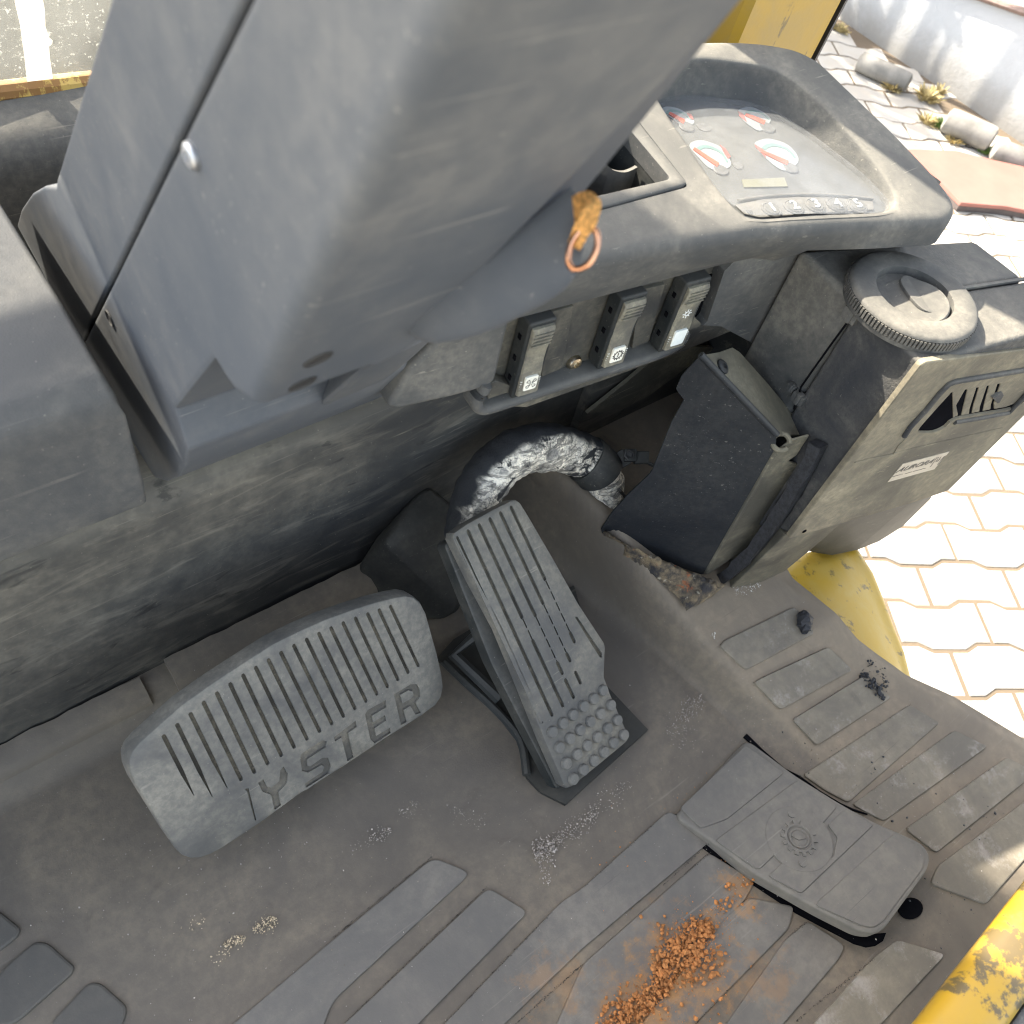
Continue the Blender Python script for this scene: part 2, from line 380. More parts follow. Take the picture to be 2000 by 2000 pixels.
def plate(outline, holes, xyz, thick, round_=.002, depth=.002, alt=()):
    "slab with rounded rim whose face is cut by grooves; returns face mesh and groove-floor mesh. holes: list of loop lists"
    bm = BM(); fl = BM(); fl2 = BM()
    inner = offset2(outline, -round_)
    vl = fill(bm, [inner] + [lp for h in holes for lp in h], lambda q: xyz(q, 0))
    rim = vl[0]
    for (o, wd) in ((-round_ * .3, -round_ * .3), (0, -round_), (0, -thick)):
        nx = [bm.verts.new(xyz(q, wd)) for q in offset2(outline, o)]; strips(bm, rim, nx); rim = nx
    bm.faces.new(rim)
    i = 1
    for hi_, h in enumerate(holes):
        for lp in h:
            lo = [bm.verts.new(xyz(q, -depth)) for q in lp]; strips(bm, vl[i], lo); i += 1
        fill(fl2 if hi_ in alt else fl, h, lambda q: xyz(q, -depth + .0002))
    return (bm, fl, fl2) if alt else (bm, fl)
def capsule(a, b, w, k=4):
    a, b = V(a), V(b); t = (b - a).normalized(); n = V((-t.y, t.x)); ang = math.atan2(n.y, n.x); out = []
    for j in range(k + 1):
        q = a + V((math.cos(ang + math.pi * j / k), math.sin(ang + math.pi * j / k))) * w; out.append((q.x, q.y))
    for j in range(k + 1):
        q = b + V((math.cos(ang + math.pi + math.pi * j / k), math.sin(ang + math.pi + math.pi * j / k))) * w; out.append((q.x, q.y))
    return out
def textbm(body, size, o, u, v, w=0.0, depth=.0003, shear=0, sx=1, center=True):
    cu = bpy.data.curves.new('lettering', 'FONT'); cu.body = body; cu.size = size; cu.extrude = depth; cu.shear = shear; cu.resolution_u = 3
    if center: cu.align_x = 'CENTER'; cu.align_y = 'CENTER'
    t = bpy.data.objects.new('lettering', cu); COL.objects.link(t); dg = bpy.context.evaluated_depsgraph_get()
    me = bpy.data.meshes.new_from_object(t.evaluated_get(dg)); bm = BM(); bm.from_mesh(me)
    u, v = V(u).normalized(), V(v).normalized(); n = u.cross(v)
    for x in bm.verts: x.co = V(o) + u * x.co.x * sx + v * x.co.y + n * (x.co.z + w)
    bpy.data.objects.remove(t); bpy.data.curves.remove(cu); bpy.data.meshes.remove(me)
    return bm
def quadgrid(bm, fn, nu, nv):
    g = [[bm.verts.new(fn(i / nu, j / nv)) for j in range(nv + 1)] for i in range(nu + 1)]
    for i in range(nu):
        for j in range(nv): bm.faces.new((g[i][j], g[i + 1][j], g[i + 1][j + 1], g[i][j + 1]))
    return g
def screw(name, c, n, r, mat, parent, h=.0018, slot=True):
    bm = BM(); lathe(bm, V(c), n, [(r * .96, -.001), (r, .0), (r * .97, h * .5), (r * .8, h * .9), (r * .42, h), (r * .40, h * .35), (0, h * .3)], 20)
    return link(name, bm, mat, parent)
# ================================================================== FLOOR
CREST = [(-.02, .524), (.004, .519), (.036, .510), (.087, .491), (.187, .477), (.292, .457), (.40, .440)]
RIGHT = [(-.34, .82), (-.109, .729), (-.041, .703), (.016, .670), (.056, .645), (.14, .620), (.2, .635), (.40, .69)]
def interp(tab, y):
    if y <= tab[0][0]: return tab[0][1]
    for (a, b), (c, d) in zip(tab, tab[1:]):
        if y <= c: return b + (d - b) * (y - a) / (c - a)
    return tab[-1][1]
SILL = [(-.34, 0), (.002, 0), (.036, .013), (.087, .036), (.187, .050), (.30, .056), (.40, .058)]
def hz(x, y):
    c = interp(CREST, y); p = interp(SILL, y)
    lip = .022 * smooth(.332, .368, y) * (1 - smooth(c - .06, c - .01, x))
    lip += .038 * smooth(.15, .30, y) * smooth(c - .034, c + .0, x) * (1 - smooth(c + .004, c + .05, x))
    edge = -.006 * smooth(interp(RIGHT, y) - .02, interp(RIGHT, y), x)
    wav = .0012 * mnoise.noise(V((x * 9, y * 9, 3)))
    return p * smooth(c - .018 - .02 * smooth(.1, .0, y), c + .002, x) + lip + edge + wav
def onf(p, dz=0):
    z = 0
    for _ in range(6):
        q = onz(p, z + dz); z = hz(q.x, q.y)
    return q
def floorpts(pts, dz=0): return [onf(p, dz) for p in pts]
mat = thing('floor_mat', 'grey-brown rubber floor mat with raised treads under the pedals', 'floor mat')
bm = BM()
YS = [-.34 + .72 * j / 120 for j in range(121)]
def matp(u, v):
    y = -.34 + .722 * v; xr = interp(RIGHT, y); x = -.42 + (xr + .42) * u
    return V((x, y, hz(x, y)))
NU, NV = 300, 180
g = quadgrid(bm, matp, NU, NV)
rim = [g[i][0] for i in range(NU + 1)] + [g[NU][j] for j in range(1, NV + 1)] + [g[i][NV] for i in range(NU - 1, -1, -1)] + [g[0][j] for j in range(NV - 1, 0, -1)]
lo = [bm.verts.new(v.co - V((0, 0, .016))) for v in rim]; strips(bm, rim, lo)
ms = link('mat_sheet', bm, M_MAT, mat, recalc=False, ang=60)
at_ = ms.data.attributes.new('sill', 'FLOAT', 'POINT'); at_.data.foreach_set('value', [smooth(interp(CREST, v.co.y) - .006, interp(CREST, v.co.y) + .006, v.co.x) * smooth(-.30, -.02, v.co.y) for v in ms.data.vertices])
def tread(pts, m, hgt=.0025, r=.006, bev=.0020, dz=0):
    q = [onf(p, dz) for p in pts]; c = sum(q, V()) / len(q)
    u = (q[1] - q[0]).normalized(); n = V((0, 0, 1))
    nn = V((0, 0, 0))
    for i in range(len(q)): nn += (q[i - 1] - c).cross(q[i] - c)
    n = nn.normalized(); n = n if n.z > 0 else -n
    pl = Pl(c, n, u); two = fillet([((a - c).dot(pl.u), (a - c).dot(pl.v)) for a in q], r, 4)
    bm = BM(); prism(bm, [pl.xyz(t, hgt) for t in two], -n * .012); return link('tread_pad', bm, m, mat, bevel=bev)
# long treads in the lower half
tread([c8(0, 1440 + 40), c8(540, 1035), c8(745, 1120), c8(0, 1810), c7(1500, 2600), c7(1000, 2150)], M_TREAD, r=.008)
tread([(660, 2012), c8(835, 1200), c8(1050, 1330), (805, 2012), (700, 2110), (560, 2110)], M_TREAD, r=.006)
tread([(858, 2010), c8(1225, 1280), c8(1345, 1200), c8(1800, 790), c9(290, 905), c8(1345, 1525), (975, 2010), (900, 2080), (800, 2070)], M_TREAD, r=.005)
tread([(1082, 2010), c8(1345, 1610), c9(60, 1160), c9(230, 1010), c9(480, 1165), c9(430, 1260), (1190, 2040), (1120, 2090)], M_TREAD, r=.005)
tread([c9(330, 1340), c9(450, 1250), c9(690, 1300), c9(660, 1420), c9(100, 1990), c9(-120, 2080), c9(-180, 1990)], M_TREAD, r=.005)
tread([c9(640, 1480), c9(760, 1380), c9(960, 1510), c9(930, 1580), c9(520, 2060), c9(290, 1980)], M_TREAD, r=.005)
tread([c9(740, 1990), c9(1110, 1580), c9(1240, 1480), c9(1500, 1560), c9(1130, 1960), c9(1000, 2080)], M_TREADR, r=.005)
# dark treads at bottom left
tread([c7(0, 1650), c7(190, 1487), c7(262, 1498), c7(405, 1625), c7(392, 1665), c7(70, 1950), c7(-120, 1950)], M_TREADD, r=.008)
tread([c7(255, 1945), c7(480, 1708), c7(545, 1712), c7(695, 1845), c7(660, 1950), c7(450, 2130)], M_TREADD, r=.008)
tread([c7(-20, 1310), c7(115, 1420), c7(100, 1465), c7(-20, 1560), c7(-200, 1560), c7(-200, 1400)], M_TREADD, r=.007)
# short treads on the sill at the right
for pts in ([c6(285, 1830), c6(312, 1798), c6(690, 1615), c6(800, 1760), c6(430, 1960)],
            [c9(470, 92), c9(500, 72), c9(870, -100), c9(1000, 25), c9(612, 238)],
            [c9(678, 292), c9(1055, 60), c9(1212, 172), c9(805, 432)],
            [c9(735, 592), c9(1308, 214), c9(1472, 312), c9(980, 742), c9(860, 680)],
            [c9(1000, 752), c9(1550, 352), c9(1728, 440), c9(1170, 842)],
            [c9(1286, 884), c9(1832, 498), c9(1990, 580), c9(1452, 1012)],
            [c9(1462, 1080), c9(1990, 690), c9(2060, 740), c9(2060, 900), c9(1720, 1290), c9(1420, 1180)]):
    tread(pts, M_TREADR, r=.0045)
# folded front edge strip of the mat along the cowl
bm = BM()
loft(bm, [[V((x, y + .0, z)) for y, z in ((.352, .0), (.350, .017), (.356, .024 + .002 * mnoise.noise(V((x * 40, 0, 1)))), (.372, .028 + .004 * mnoise.noise(V((x * 60, 0, 5)))), (.372, .0))] for x in [-.42 + .0095 * i for i in range(50)]])
link('mat_upturn', bm, M_MAT, mat, ang=60)
bm = BM()
loft(bm, [[V((x, y, z)) for y, z in ((.342, -.004), (.345, .016), (.356, .030), (.374, .033 + .003 * mnoise.noise(V((x * 70, 0, 9)))), (.374, -.004))] for x in [.068 + .008 * i for i in range(25)]])
link('mat_upturn', bm, M_MAT, mat, ang=60)
# flap over the auxiliary pedal: hinged at the far end, standing proud at the near end
FL = [c9(48, 812), c9(440, 395), c9(700, 590), c9(940, 740), c9(1140, 850), c9(1240, 890), c9(1390, 960), c9(1432, 1030), c9(1415, 1100), c9(1190, 1410), c9(1140, 1445), c9(1060, 1435), c9(850, 1330), c9(480, 1120), c9(260, 955)]
q0, q1 = onz(c9(240, 600), .006), onz(c9(1150, 1440), .034); q2 = onz(c9(1430, 1050), .034)
fn = (q1 - q0).cross(q2 - q0).normalized(); fn = fn if fn.z > 0 else -fn
FP = Pl(q0, fn, (1, 0, 0)); two = fillet([FP.uv(p) for p in FL], .008, 4)
bm = BM(); prism(bm, [FP.xyz(t) for t in two], V((0, 0, -.018))); flap = link('mat_flap', bm, M_FLAP, mat, bevel=.003, seg=3, label='square rubber flap with a gear emblem')
def flappiece(name, pts, r, h, m=M_FLAP):
    bm = BM(); prism(bm, [FP.xyz(t, h) for t in fillet([FP.uv(p) for p in pts], r)], -FP.n * (h + .003)); return link(name, bm, m, flap, bevel=min(h * .5, .0008))
flappiece('tread_pad', [c9(75, 770), c9(430, 430), c9(640, 580), c9(330, 830), c9(190, 880)], .004, .0016)
flappiece('tread_pad', [c9(265, 945), c9(715, 615), c9(925, 762), c9(840, 860), c9(620, 830), c9(530, 920), c9(600, 1010), c9(500, 1105)], .004, .0016)
flappiece('tread_pad', [c9(550, 1135), c9(650, 1050), c9(760, 1085), c9(900, 1040), c9(925, 930), c9(870, 860), c9(970, 775), c9(1120, 860), c9(730, 1230)], .003, .0016)
flappiece('tread_pad', [c9(800, 1290), c9(1230, 905), c9(1370, 985), c9(1395, 1040), c9(1380, 1100), c9(1170, 1380), c9(1120, 1415), c9(1060, 1405)], .004, .0016)
# emblem: gear with a dial and needle
ec = FP.uv(g2(1020, 790)); eu = FP.uv(g2(1250, 910)); er = math.dist(ec, eu) * .78
def E_(a, r): return (ec[0] + math.cos(a) * r, ec[1] + math.sin(a) * r)
bm = BM(); prism(bm, [FP.xyz(E_(2 * math.pi * k / 48, er * 2.02), .0019) for k in range(48)], -FP.n * .004); link('emblem_disc', bm, M_FLAP, flap, bevel=.0006)
EH = .0018
bm = BM()
for k in range(14):
    a = 2 * math.pi * k / 14 + .1
    prism(bm, [FP.xyz(E_(a + s * .13, rr), EH + .0014) for s, rr in ((-1, er * .80), (1, er * .80), (.8, er * 1.1), (-.8, er * 1.1))], -FP.n * .003)
prism(bm, [FP.xyz(t, EH + .0014) for t in (E_(2.25, er * .5), E_(2.25 + 1.3, er * .16), E_(-.7, er * .42), E_(2.25 - 1.3, er * .16))], -FP.n * .003)
for rr, wd in ((er * .80, .0016), (er * .55, .0013)):
    ring = [FP.xyz(E_(2 * math.pi * k / 48, rr), EH + .0002) for k in range(48)]
    b2 = BM(); tube(b2, ring, wd, 6, closed=True); me = bpy.data.meshes.new('t'); b2.to_mesh(me); b2.free(); bm.from_mesh(me); bpy.data.meshes.remove(me)
for a in (1.0, -2.3):
    prism(bm, [FP.xyz((E_(a, er * 1.5)[0] + math.cos(t) * er * .25, E_(a, er * 1.5)[1] + math.sin(t) * er * .25), EH + .0012) for t in [k * .628 for k in range(10)]], -FP.n * .003)
link('emblem', bm, M_FLAP, flap)
# slit on the right of the flap and drain hole beside it
bm = BM()
sl_ = [onz(p, .0022) for p in (c9(430, 375), c9(520, 460), c9(640, 560), c9(720, 600), c9(830, 680), c9(940, 745), c9(1010, 775), c9(1090, 800))]
for a, b, wa, wb in zip(sl_, sl_[1:], (4, 3, 2.2, 2.6, 2.2, 2, 1.4), (3, 2.2, 2.6, 2.2, 2, 1.4, .5)):
    n = (b - a).cross(V((0, 0, 1))).normalized() * .001; prism(bm, [a + n * wa * .6, b + n * wb * .6, b - n * wb * .6, a - n * wa * .6], (0, 0, -.002))
link('slit', bm, M_HOLE, mat)
bm = BM(); prism(bm, [onz(c9(1322 + 66 * math.cos(t), 1308 + 58 * math.sin(t)), .0016) for t in [k * .314 for k in range(20)]], (0, 0, -.003)); link('drain_hole', bm, M_HOLE, mat)  # near-black disc laid on the mat for the shade inside the hole
bm = BM(); prism(bm, [onz(p, .0006) for p in (c9(20, 800), c9(70, 800), c9(470, 1125), c9(850, 1345), c9(1060, 1450), c9(1190, 1440), c9(1172, 1485), c9(1130, 1512), c9(1080, 1520), c9(1015, 1502), c9(700, 1335), c9(420, 1150), c9(200, 985))], (0, 0, -.002)); link('slit', bm, M_HOLE, mat)  # near-black sheet for the shaded gap under the raised flap end
# ================================================================== COWL WALL
cowl = thing('cowl_wall', 'scuffed black toe wall below the steering column', 'toe wall')
prof = [(.392, -.02), (.379, -.02), (.379, .10), (.380, .215), (.384, .228), (.394, .2355), (.42, .2365), (.60, .2365), (.60, -.02)]
bm = BM(); loft(bm, [[V((x, y - .012 * smooth(.25, -.42, x) + (.012 if x > .28 else 0) * smooth(.28, .5, x), z)) for y, z in prof] for x in [-.45, -.3, -.15, 0, .1, .2, .26, .3, .4, .5, .6, .69]])
link('toe_wall', bm, M_TOE, cowl, ang=50)
kp = [e5(762, 1190), e5(1040, 1150), e5(1235, 1050), e5(1540, 820), e5(1740, 690), e5(1500, 690), e5(1240, 800), e5(1050, 960)]  # flat tan plates set against the toe wall
bm = BM(); prism(bm, [ony(p, .372) for p in kp], (0, .004, 0)); link('tan_plate', bm, M_FLANGE, cowl, label='tan plate under the switch panel')
hx = crop(898, 430, 664 / 1932)
bm = BM(); prism(bm, [ony(p, .386) for p in (hx(1240, 640), hx(1720, 540), hx(1720, 700), hx(1650, 700), hx(1240, 760))], (0, .004, 0)); link('tan_plate', bm, M_FLANGE, cowl)
bm = BM(); box(bm, V((.44, .455, .20)), (.52, .012, .40)); link('cowl_back', bm, M_TOE, cowl)
bm = BM(); box(bm, V((.69, .36, .20)), (.010, .20, .40)); link('cowl_back', bm, M_TOE, cowl)
bm = BM(); box(bm, V((.60, .385, .20)), (.17, .010, .36)); link('cowl_back', bm, M_TOE, cowl)
# left cover
cov = thing('side_cover', 'square grained plastic cover left of the steering column', 'cover')
R0 = ony((286, 1000), .335)
secp = [(.341, .286), (.337, .31), (.336, .372), (.340, .384), (.350, .392), (.40, .399), (.63, .404), (.63, .286)]
bm = BM(); loft(bm, [[V((x + dx * (1 if i in (1, 2, 3, 4, 5, 6) else 1), y, z)) for i, (y, z) in enumerate(secp)] for x, dx in ((-.45, 0), (-.2, 0), (.079, 0))])
for v in bm.verts:
    if v.co.x > 0:
        if v.co.z > .38: v.co.x -= .004
        v.co.y += 0
link('cover_shell', bm, M_COVER, cov, bevel=.003, ang=50)
# ================================================================== STEERING COLUMN
colm = thing('steering_column', 'blue-grey plastic steering column cover leaning over the pedals', 'steering column')
XS = .10
def sp(*p): return onx(dd(*p), XS)
fr_top1 = sp(865, 0) + (sp(865, 0) - sp(480, 770)) * .35
seam_t, seam_b = sp(470, 0) + (sp(470, 0) - sp(165, 625)) * .4, sp(154, 654)
rear_t = sp(205, 0) + (sp(205, 0) - sp(105, 340)) * .9
front_poly = [seam_t, fr_top1, sp(865, 0), sp(480, 770), sp(452, 752), sp(428, 715), sp(405, 678), sp(330, 772), sp(354, 850), sp(350, 880), sp(336, 900), sp(312, 909), sp(285, 900), sp(255, 878), sp(215, 845), seam_b]
sd = (seam_t - seam_b).normalized(); sn = V((0, -sd.z, sd.y)); sn = sn if sn.y > 0 else -sn
rear_poly = [rear_t, seam_t + sn * .0022, seam_b + sn * .0022, sp(30, 425), sp(38, 395), sp(58, 365), sp(80, 352), sp(103, 352), sp(105, 338), sp(205, 0)]
WID = .085
CFa = Pl(sp(480, 770), (0, -.9, -.435), (1, 0, 0))
def colshell(name, poly, x0, x1, bev, xt=None):
    bm = BM(); prism(bm, [V((x0, p.y, p.z)) for p in poly], (x1 - x0, 0, 0))
    if xt:
        for v in bm.verts:
            if v.co.x > x1 - .001: v.co.x = xt(v.co)
    return link(name, bm, M_COLUMN, colm, bevel=bev, seg=4, ang=50)
fx = lambda co: (.265 if co.z < .42 else (.235 if co.y > .236 and co.z < .5 else (.166 if co.z < .50 else XS + .098 - .10 * max(0, co.z - .57))))
bm = BM(); n_ = len(front_poly); A = [bm.verts.new(p) for p in front_poly]; Bv = [bm.verts.new(V((fx(p), p.y, p.z))) for p in front_poly]
bm.faces.new(A); bm.faces.new(Bv[::-1])
for i in range(n_): bm.faces.new((A[i], A[(i + 1) % n_], Bv[(i + 1) % n_], Bv[i]))
bmesh.ops.recalc_face_normals(bm, faces=bm.faces[:]); bm.edges.ensure_lookup_table()
ridge = []
for i in (1, 2, 3):
    e = bm.edges.get((A[i], A[i + 1]));  ridge.append(e)
bmesh.ops.bevel(bm, geom=[e for e in ridge if e], offset=.011, segments=6, affect='EDGES', profile=.5, clamp_overlap=True)
b2 = BM(); hull(b2, [CFa.at(dd(690, 694)), CFa.at(dd(722, 688)), CFa.at(dd(775, 640)), CFa.at(dd(860, 590)), V((.20, .378, .258)), V((.268, .378, .262)), V((.272, .35, .34)), V((.20, .31, .42)), V((.275, .40, .42)), V((.23, .26, .45))])
link('collar_side', b2, M_COLUMN, colm, bevel=.006, seg=3)
front = link('front_shell', bm, M_COLUMN, colm, bevel=.0022, seg=2, ang=32)
colshell('rear_shell', rear_poly, XS + .0004, XS + .085, .002)
bm = BM(); prism(bm, [V((XS + .006, p.y, p.z)) for p in (seam_t + sn * .01, seam_t - sn * .01, seam_b - sn * .012, seam_b + sn * .012)], (.06, 0, 0)); link('seam_web', bm, M_HOLE, colm)
s1 = sp(365, 293); screw('screw', s1 + V((-.0004, 0, 0)), (-1, 0, 0), .0048, M_ZINC, colm, .0022)
s2 = sp(208, 600)
bm = BM(); lathe(bm, s2 + V((-.0003, 0, 0)), (-1, 0, 0), [(.0052, 0), (.0046, .0007), (.004, 0), (0, .0001)], 24); link('screw_recess', bm, M_STEELDARK, colm)
CF = Pl(sp(480, 770), (0, -.9, -.435), (1, 0, 0))
for p in (dd(600, 678), dd(571, 724)):
    bm = BM(); lathe(bm, CF.at(p) , CF.n, [(.0062, -.001), (.0062, .0003), (.0052, .0005), (.0046, .0), (0, -.0)], 24); link('screw_hole', bm, M_STEELDARK, colm)
# key-switch boss: half cone lying on the front face
ff, fo = V((0, -.435, .9)).normalized(), CF.n
A0, B0 = CF.at(dd(775, 622)), CF.at(dd(1090, 372)) - ff * .026
bm = BM(); secs = []
for t, sc in ((0, .06), (.012, .24), (.05, .42), (.12, .58), (.24, .72), (.38, .84), (.54, .92), (.7, .96), (.86, 1), (.97, 1), (1, .97), (1, .8)):
    c = A0.lerp(B0, t ** .9) - fo * .004
    secs.append([c + ff * (math.cos(a) * .0265 * sc) + fo * (math.sin(a) * .0245 * sc) for a in [2 * math.pi * k / 36 for k in range(36)]])
loft(bm, secs); link('key_boss', bm, M_COLUMN, colm, ang=45)
# key ring on its strap
kd = (B0 - EYE).length - .022
def kpt(p): return EYE + ray(p) * kd
key = thing('key_fob', 'copper key ring with a frayed orange strap hanging from the steering column', 'key ring', kpt((1135, 450)))
bm = BM(); rc = kpt((1138, 487)); ru = (kpt((1166, 480)) - rc); rv = (kpt((1146, 442)) - rc) ; rv = rv.normalized() * ru.length * 1.35
tube(bm, [rc + ru * math.cos(a) + rv * math.sin(a) + CZ * .001 * math.sin(3 * a) for a in [2 * math.pi * k / 40 for k in range(40)]], .0011, 8, closed=True)
tube2 = [rc + CZ * .0018 + ru * 1.02 * math.cos(a) + rv * 1.02 * math.sin(a) for a in [2 * math.pi * k / 40 for k in range(40)]]
b2 = BM(); tube(b2, tube2, .0009, 8, closed=True); me = bpy.data.meshes.new('t'); b2.to_mesh(me); b2.free(); bm.from_mesh(me)
link('ring', bm, M_COPPER, key)
bm = BM(); 
cl = [kpt(p) + CZ * dz for p, dz in ((c2(1290, 1120), -.006), (c2(1330, 1108), .0), (c2(1368, 1112), .003), (c2(1385, 1150), .004), (c2(1372, 1200), .004), (c2(1345, 1240), .003), (c2(1325, 1280), .001), (c2(1300, 1325), -.001))]
cl = spline(cl, 4); secs = []
for i, p in enumerate(cl):
    t = (cl[min(i + 1, len(cl) - 1)] - cl[max(i - 1, 0)]).normalized(); s = t.cross(CZ).normalized(); hw = .0042 * (1 - .45 * i / len(cl)); j = .0006 * mnoise.noise(p * 600)
    secs.append([p + s * (hw + j) + CZ * .0009, p + s * (hw + j) - CZ * .0009, p - s * (hw - j) - CZ * .0009, p - s * (hw - j) + CZ * .0009])
loft(bm, secs); link('strap', bm, M_STRAP, key, ang=60)
# ================================================================== DASHBOARD
dash = thing('dashboard', 'dusty grey plastic dashboard with a hooded instrument recess', 'dashboard')
t1 = V((.275, -.091, 0)).normalized(); t2 = V((.314, .95, .20)); tn = t1.cross(t2).normalized()
TP = Pl((.5, .257, .42), tn, t1)
out_px = [(860, 575), (1000, 520), (1117, 489), (1230, 468), (1350, 449), (1481, 429), (1600, 421), (1720, 416), (1800, 414), (1842, 412), (1852, 396), (1838, 372), (1810, 338), (1748, 272), (1648, 176), (1592, 122), (1555, 104), (1500, 94), (1440, 90), (1310, 93), (1180, 110), (1000, 150), (900, 300)]
TOPO = fillet([TP.uv(p) for p in out_px], .012, 3)
RIM = spl2([TP.uv(p) for p in (c3(470, 1172), c3(380, 1120), c3(310, 1045), c3(240, 950), c3(120, 770), c3(10, 610), c3(-60, 480), c3(-30, 380), c3(40, 340), c3(150, 318), c3(280, 322), c3(400, 338), c3(560, 365), c3(700, 440), c3(850, 570), c3(1000, 730), c3(1130, 880), c3(1215, 1010), c3(1238, 1075), c3(1215, 1122), c3(1130, 1142), c3(900, 1153), c3(680, 1163))], 3, True)
TRAY = fillet([TP.uv(p) for p in (c2(1925, 1005), c2(1400, 1145), c2(1050, 1235), c2(1250, 560), c2(1600, 590))], .006, 4)
bm = BM(); rimo = offset2(RIM, .0035)
vl = fill(bm, [offset2(TOPO, 0), rimo, TRAY], lambda q: TP.xyz(q))
# rounded outer shoulder and skirt
loop = vl[0]
for o, wd in ((.0035, -.0006), (.0065, -.0024), (.0088, -.0055), (.0098, -.010)):
    nx = [bm.verts.new(TP.xyz(q, wd)) for q in offset2(TOPO, o)]; strips(bm, loop, nx); loop = nx
def px_of(q):
    d = q - EYE; z = -d.dot(CZ); return 1000 + FPX * d.dot(CX) / z, 1000 - FPX * d.dot(CY) / z
def under(c):                                     # lower edge of the front: above the switch recess, then down to the heater
    ys = .303 - .117 * (c.x - .333); r = smooth(.50, .56, c.x); q = V((c.x, max(c.y, ys) * (1 - r) + c.y * r, min(c.z - .004, .371)))
    if r > 0:
        q.z = c.z - .004 if r > .5 else q.z
        for _ in range(60):
            x, y = px_of(q)
            if y > 489 - .070 * (x - 1560) or q.z < .36: break
            q.z -= .001
    return q
mids = [bm.verts.new(v.co.lerp(under(v.co), .45) - V((0, 0, .004))) for v in loop]; strips(bm, loop, mids); loop = mids
nx = [bm.verts.new(under(v.co)) for v in loop]; strips(bm, loop, nx)
# rounded hood rim down to the recessed panel
PK = Pl(TP.at(c3(700, 1165)) - V((0, 0, .004)), (0.02, -.035, 1), t1)          # instrument panel plane, nearly level
loop = vl[1]
for o, wd in ((.0012, -.0004), (0, -.0016), (-.0006, -.004)):
    nx = [bm.verts.new(TP.xyz(q, wd)) for q in offset2(RIM, o)]; strips(bm, loop, nx); loop = nx
RIMIN = []
nx = []
for v in loop:
    d = V((v.co.x, v.co.y, 0)); h = (v.co - PK.o).dot(PK.n); q = v.co - PK.n * (h - .0) if h > .001 else v.co - PK.n * .003
    nx.append(q)
cen = sum(nx, V()) / len(nx)
mid = [bm.verts.new(v.co.lerp(q, .5) + (cen - q).normalized() * .002) for v, q in zip(loop, nx)]; strips(bm, loop, mid)
low = [bm.verts.new(q + (cen - q).normalized() * min(.012, .25 * (v.co - q).length + .001) - PK.n * .002) for v, q in zip(loop, nx)]; strips(bm, mid, low)
PANEL = [((v.co - PK.o).dot(PK.u), (v.co - PK.o).dot(PK.v)) for v in low]
loop = vl[2]
for o, wd in ((-.0006, -.0010), (-.0008, -.012)):
    nx = [bm.verts.new(TP.xyz(q, wd)) for q in offset2(TRAY, o)]; strips(bm, loop, nx); loop = nx
link('dash_top', bm, M_DASH, dash, ang=38, recalc=True)
# lower front panels beside the switch recess, and the bead under it
fd = V((.179, -.021, 0)).normalized(); fnm = V((-.116, -.993, 0))
SF = Pl((.39, .2955, .33), fnm, fd)                                   # front face plane
def face_poly(px, w=0): return [SF.at(p) + SF.n * w for p in px]
bm = BM(); prism(bm, face_poly([c5(355, 440), c5(420, 330), c5(600, 150), c5(960, 0), c5(960, 60), c5(880, 400), c5(830, 440), c5(640, 490), c5(350, 557), c5(292, 545)]), -SF.n * .07); link('lower_panel', bm, M_DASH, dash, bevel=.004, seg=3)
bm = BM(); prism(bm, [SF.at(p) for p in (e5(1797, 112), c3(600, 1180), c3(760, 1330), c3(700, 1450), c3(470, 1850), c3(300, 1760), c3(190, 1752), e5(1640, 522), e5(1668, 490))], -SF.n * .05); link('lower_panel', bm, M_DASH, dash, bevel=.003)
hx = crop(898, 430, 664 / 1932)
bead = [SF.at(p) for p in (hx(150, 935), hx(122, 985), hx(100, 1035), hx(118, 1068), hx(180, 1062), hx(400, 990), hx(700, 890), hx(900, 830), hx(1080, 775), hx(1200, 725), hx(1255, 690), hx(1283, 640))]
bead = spline(bead, 5); secs = []
for i, p in enumerate(bead):
    t = (bead[min(i + 1, len(bead) - 1)] - bead[max(i - 1, 0)]).normalized(); v = SF.n.cross(t).normalized(); v = v if v.dot(V((-.3, 0, -1))) < 0 else -v
    secs.append([p + SF.n * a + v * b for a, b in ((-.012, .0035), (.0, .0038), (.0026, .0030), (.0040, .0014), (.0044, -.0004), (.0036, -.0028), (.0016, -.0042), (-.001, -.0048), (-.012, -.0048))])
bm = BM(); loft(bm, secs); link('recess_lip', bm, M_DASH, dash, ang=60)
SPp = Pl(SF.o - SF.n * .011, SF.n, fd)
bm = BM(); prism(bm, [SPp.at(p) for p in (e5(-60, 1120), e5(20, 480), e5(400, 330), e5(1000, 180), e5(1880, -10), e5(1860, 560), e5(1480, 720), e5(900, 930), e5(300, 1140))], -SPp.n * .004); back = link('switch_panel', bm, M_POCKET, dash)
def blank(px):
    bm = BM(); prism(bm, [SPp.at(p) + SPp.n * .0035 for p in px], -SPp.n * .006); link('blank_plate', bm, M_POCKET, dash, bevel=.0008)
blank([e5(470, 400), e5(640, 350), e5(560, 790), e5(540, 830), e5(400, 890), e5(400, 700)])
blank([e5(1140, 235), e5(1330, 190), e5(1210, 620), e5(1080, 680)])
bm = BM(); prism(bm, [SF.at(p) - SF.n * .001 for p in (e5(20, 980), e5(80, 950), e5(260, 1010), e5(20, 1090), e5(10, 1060))], -SF.n * .01); link('recess_step', bm, M_POCKET, dash, bevel=.001)
screw('screw', SPp.at(e5(655, 795)) + SPp.n * .0005, SPp.n + V((0, 0, .1)), .0062, M_BRASSY, dash, .004)
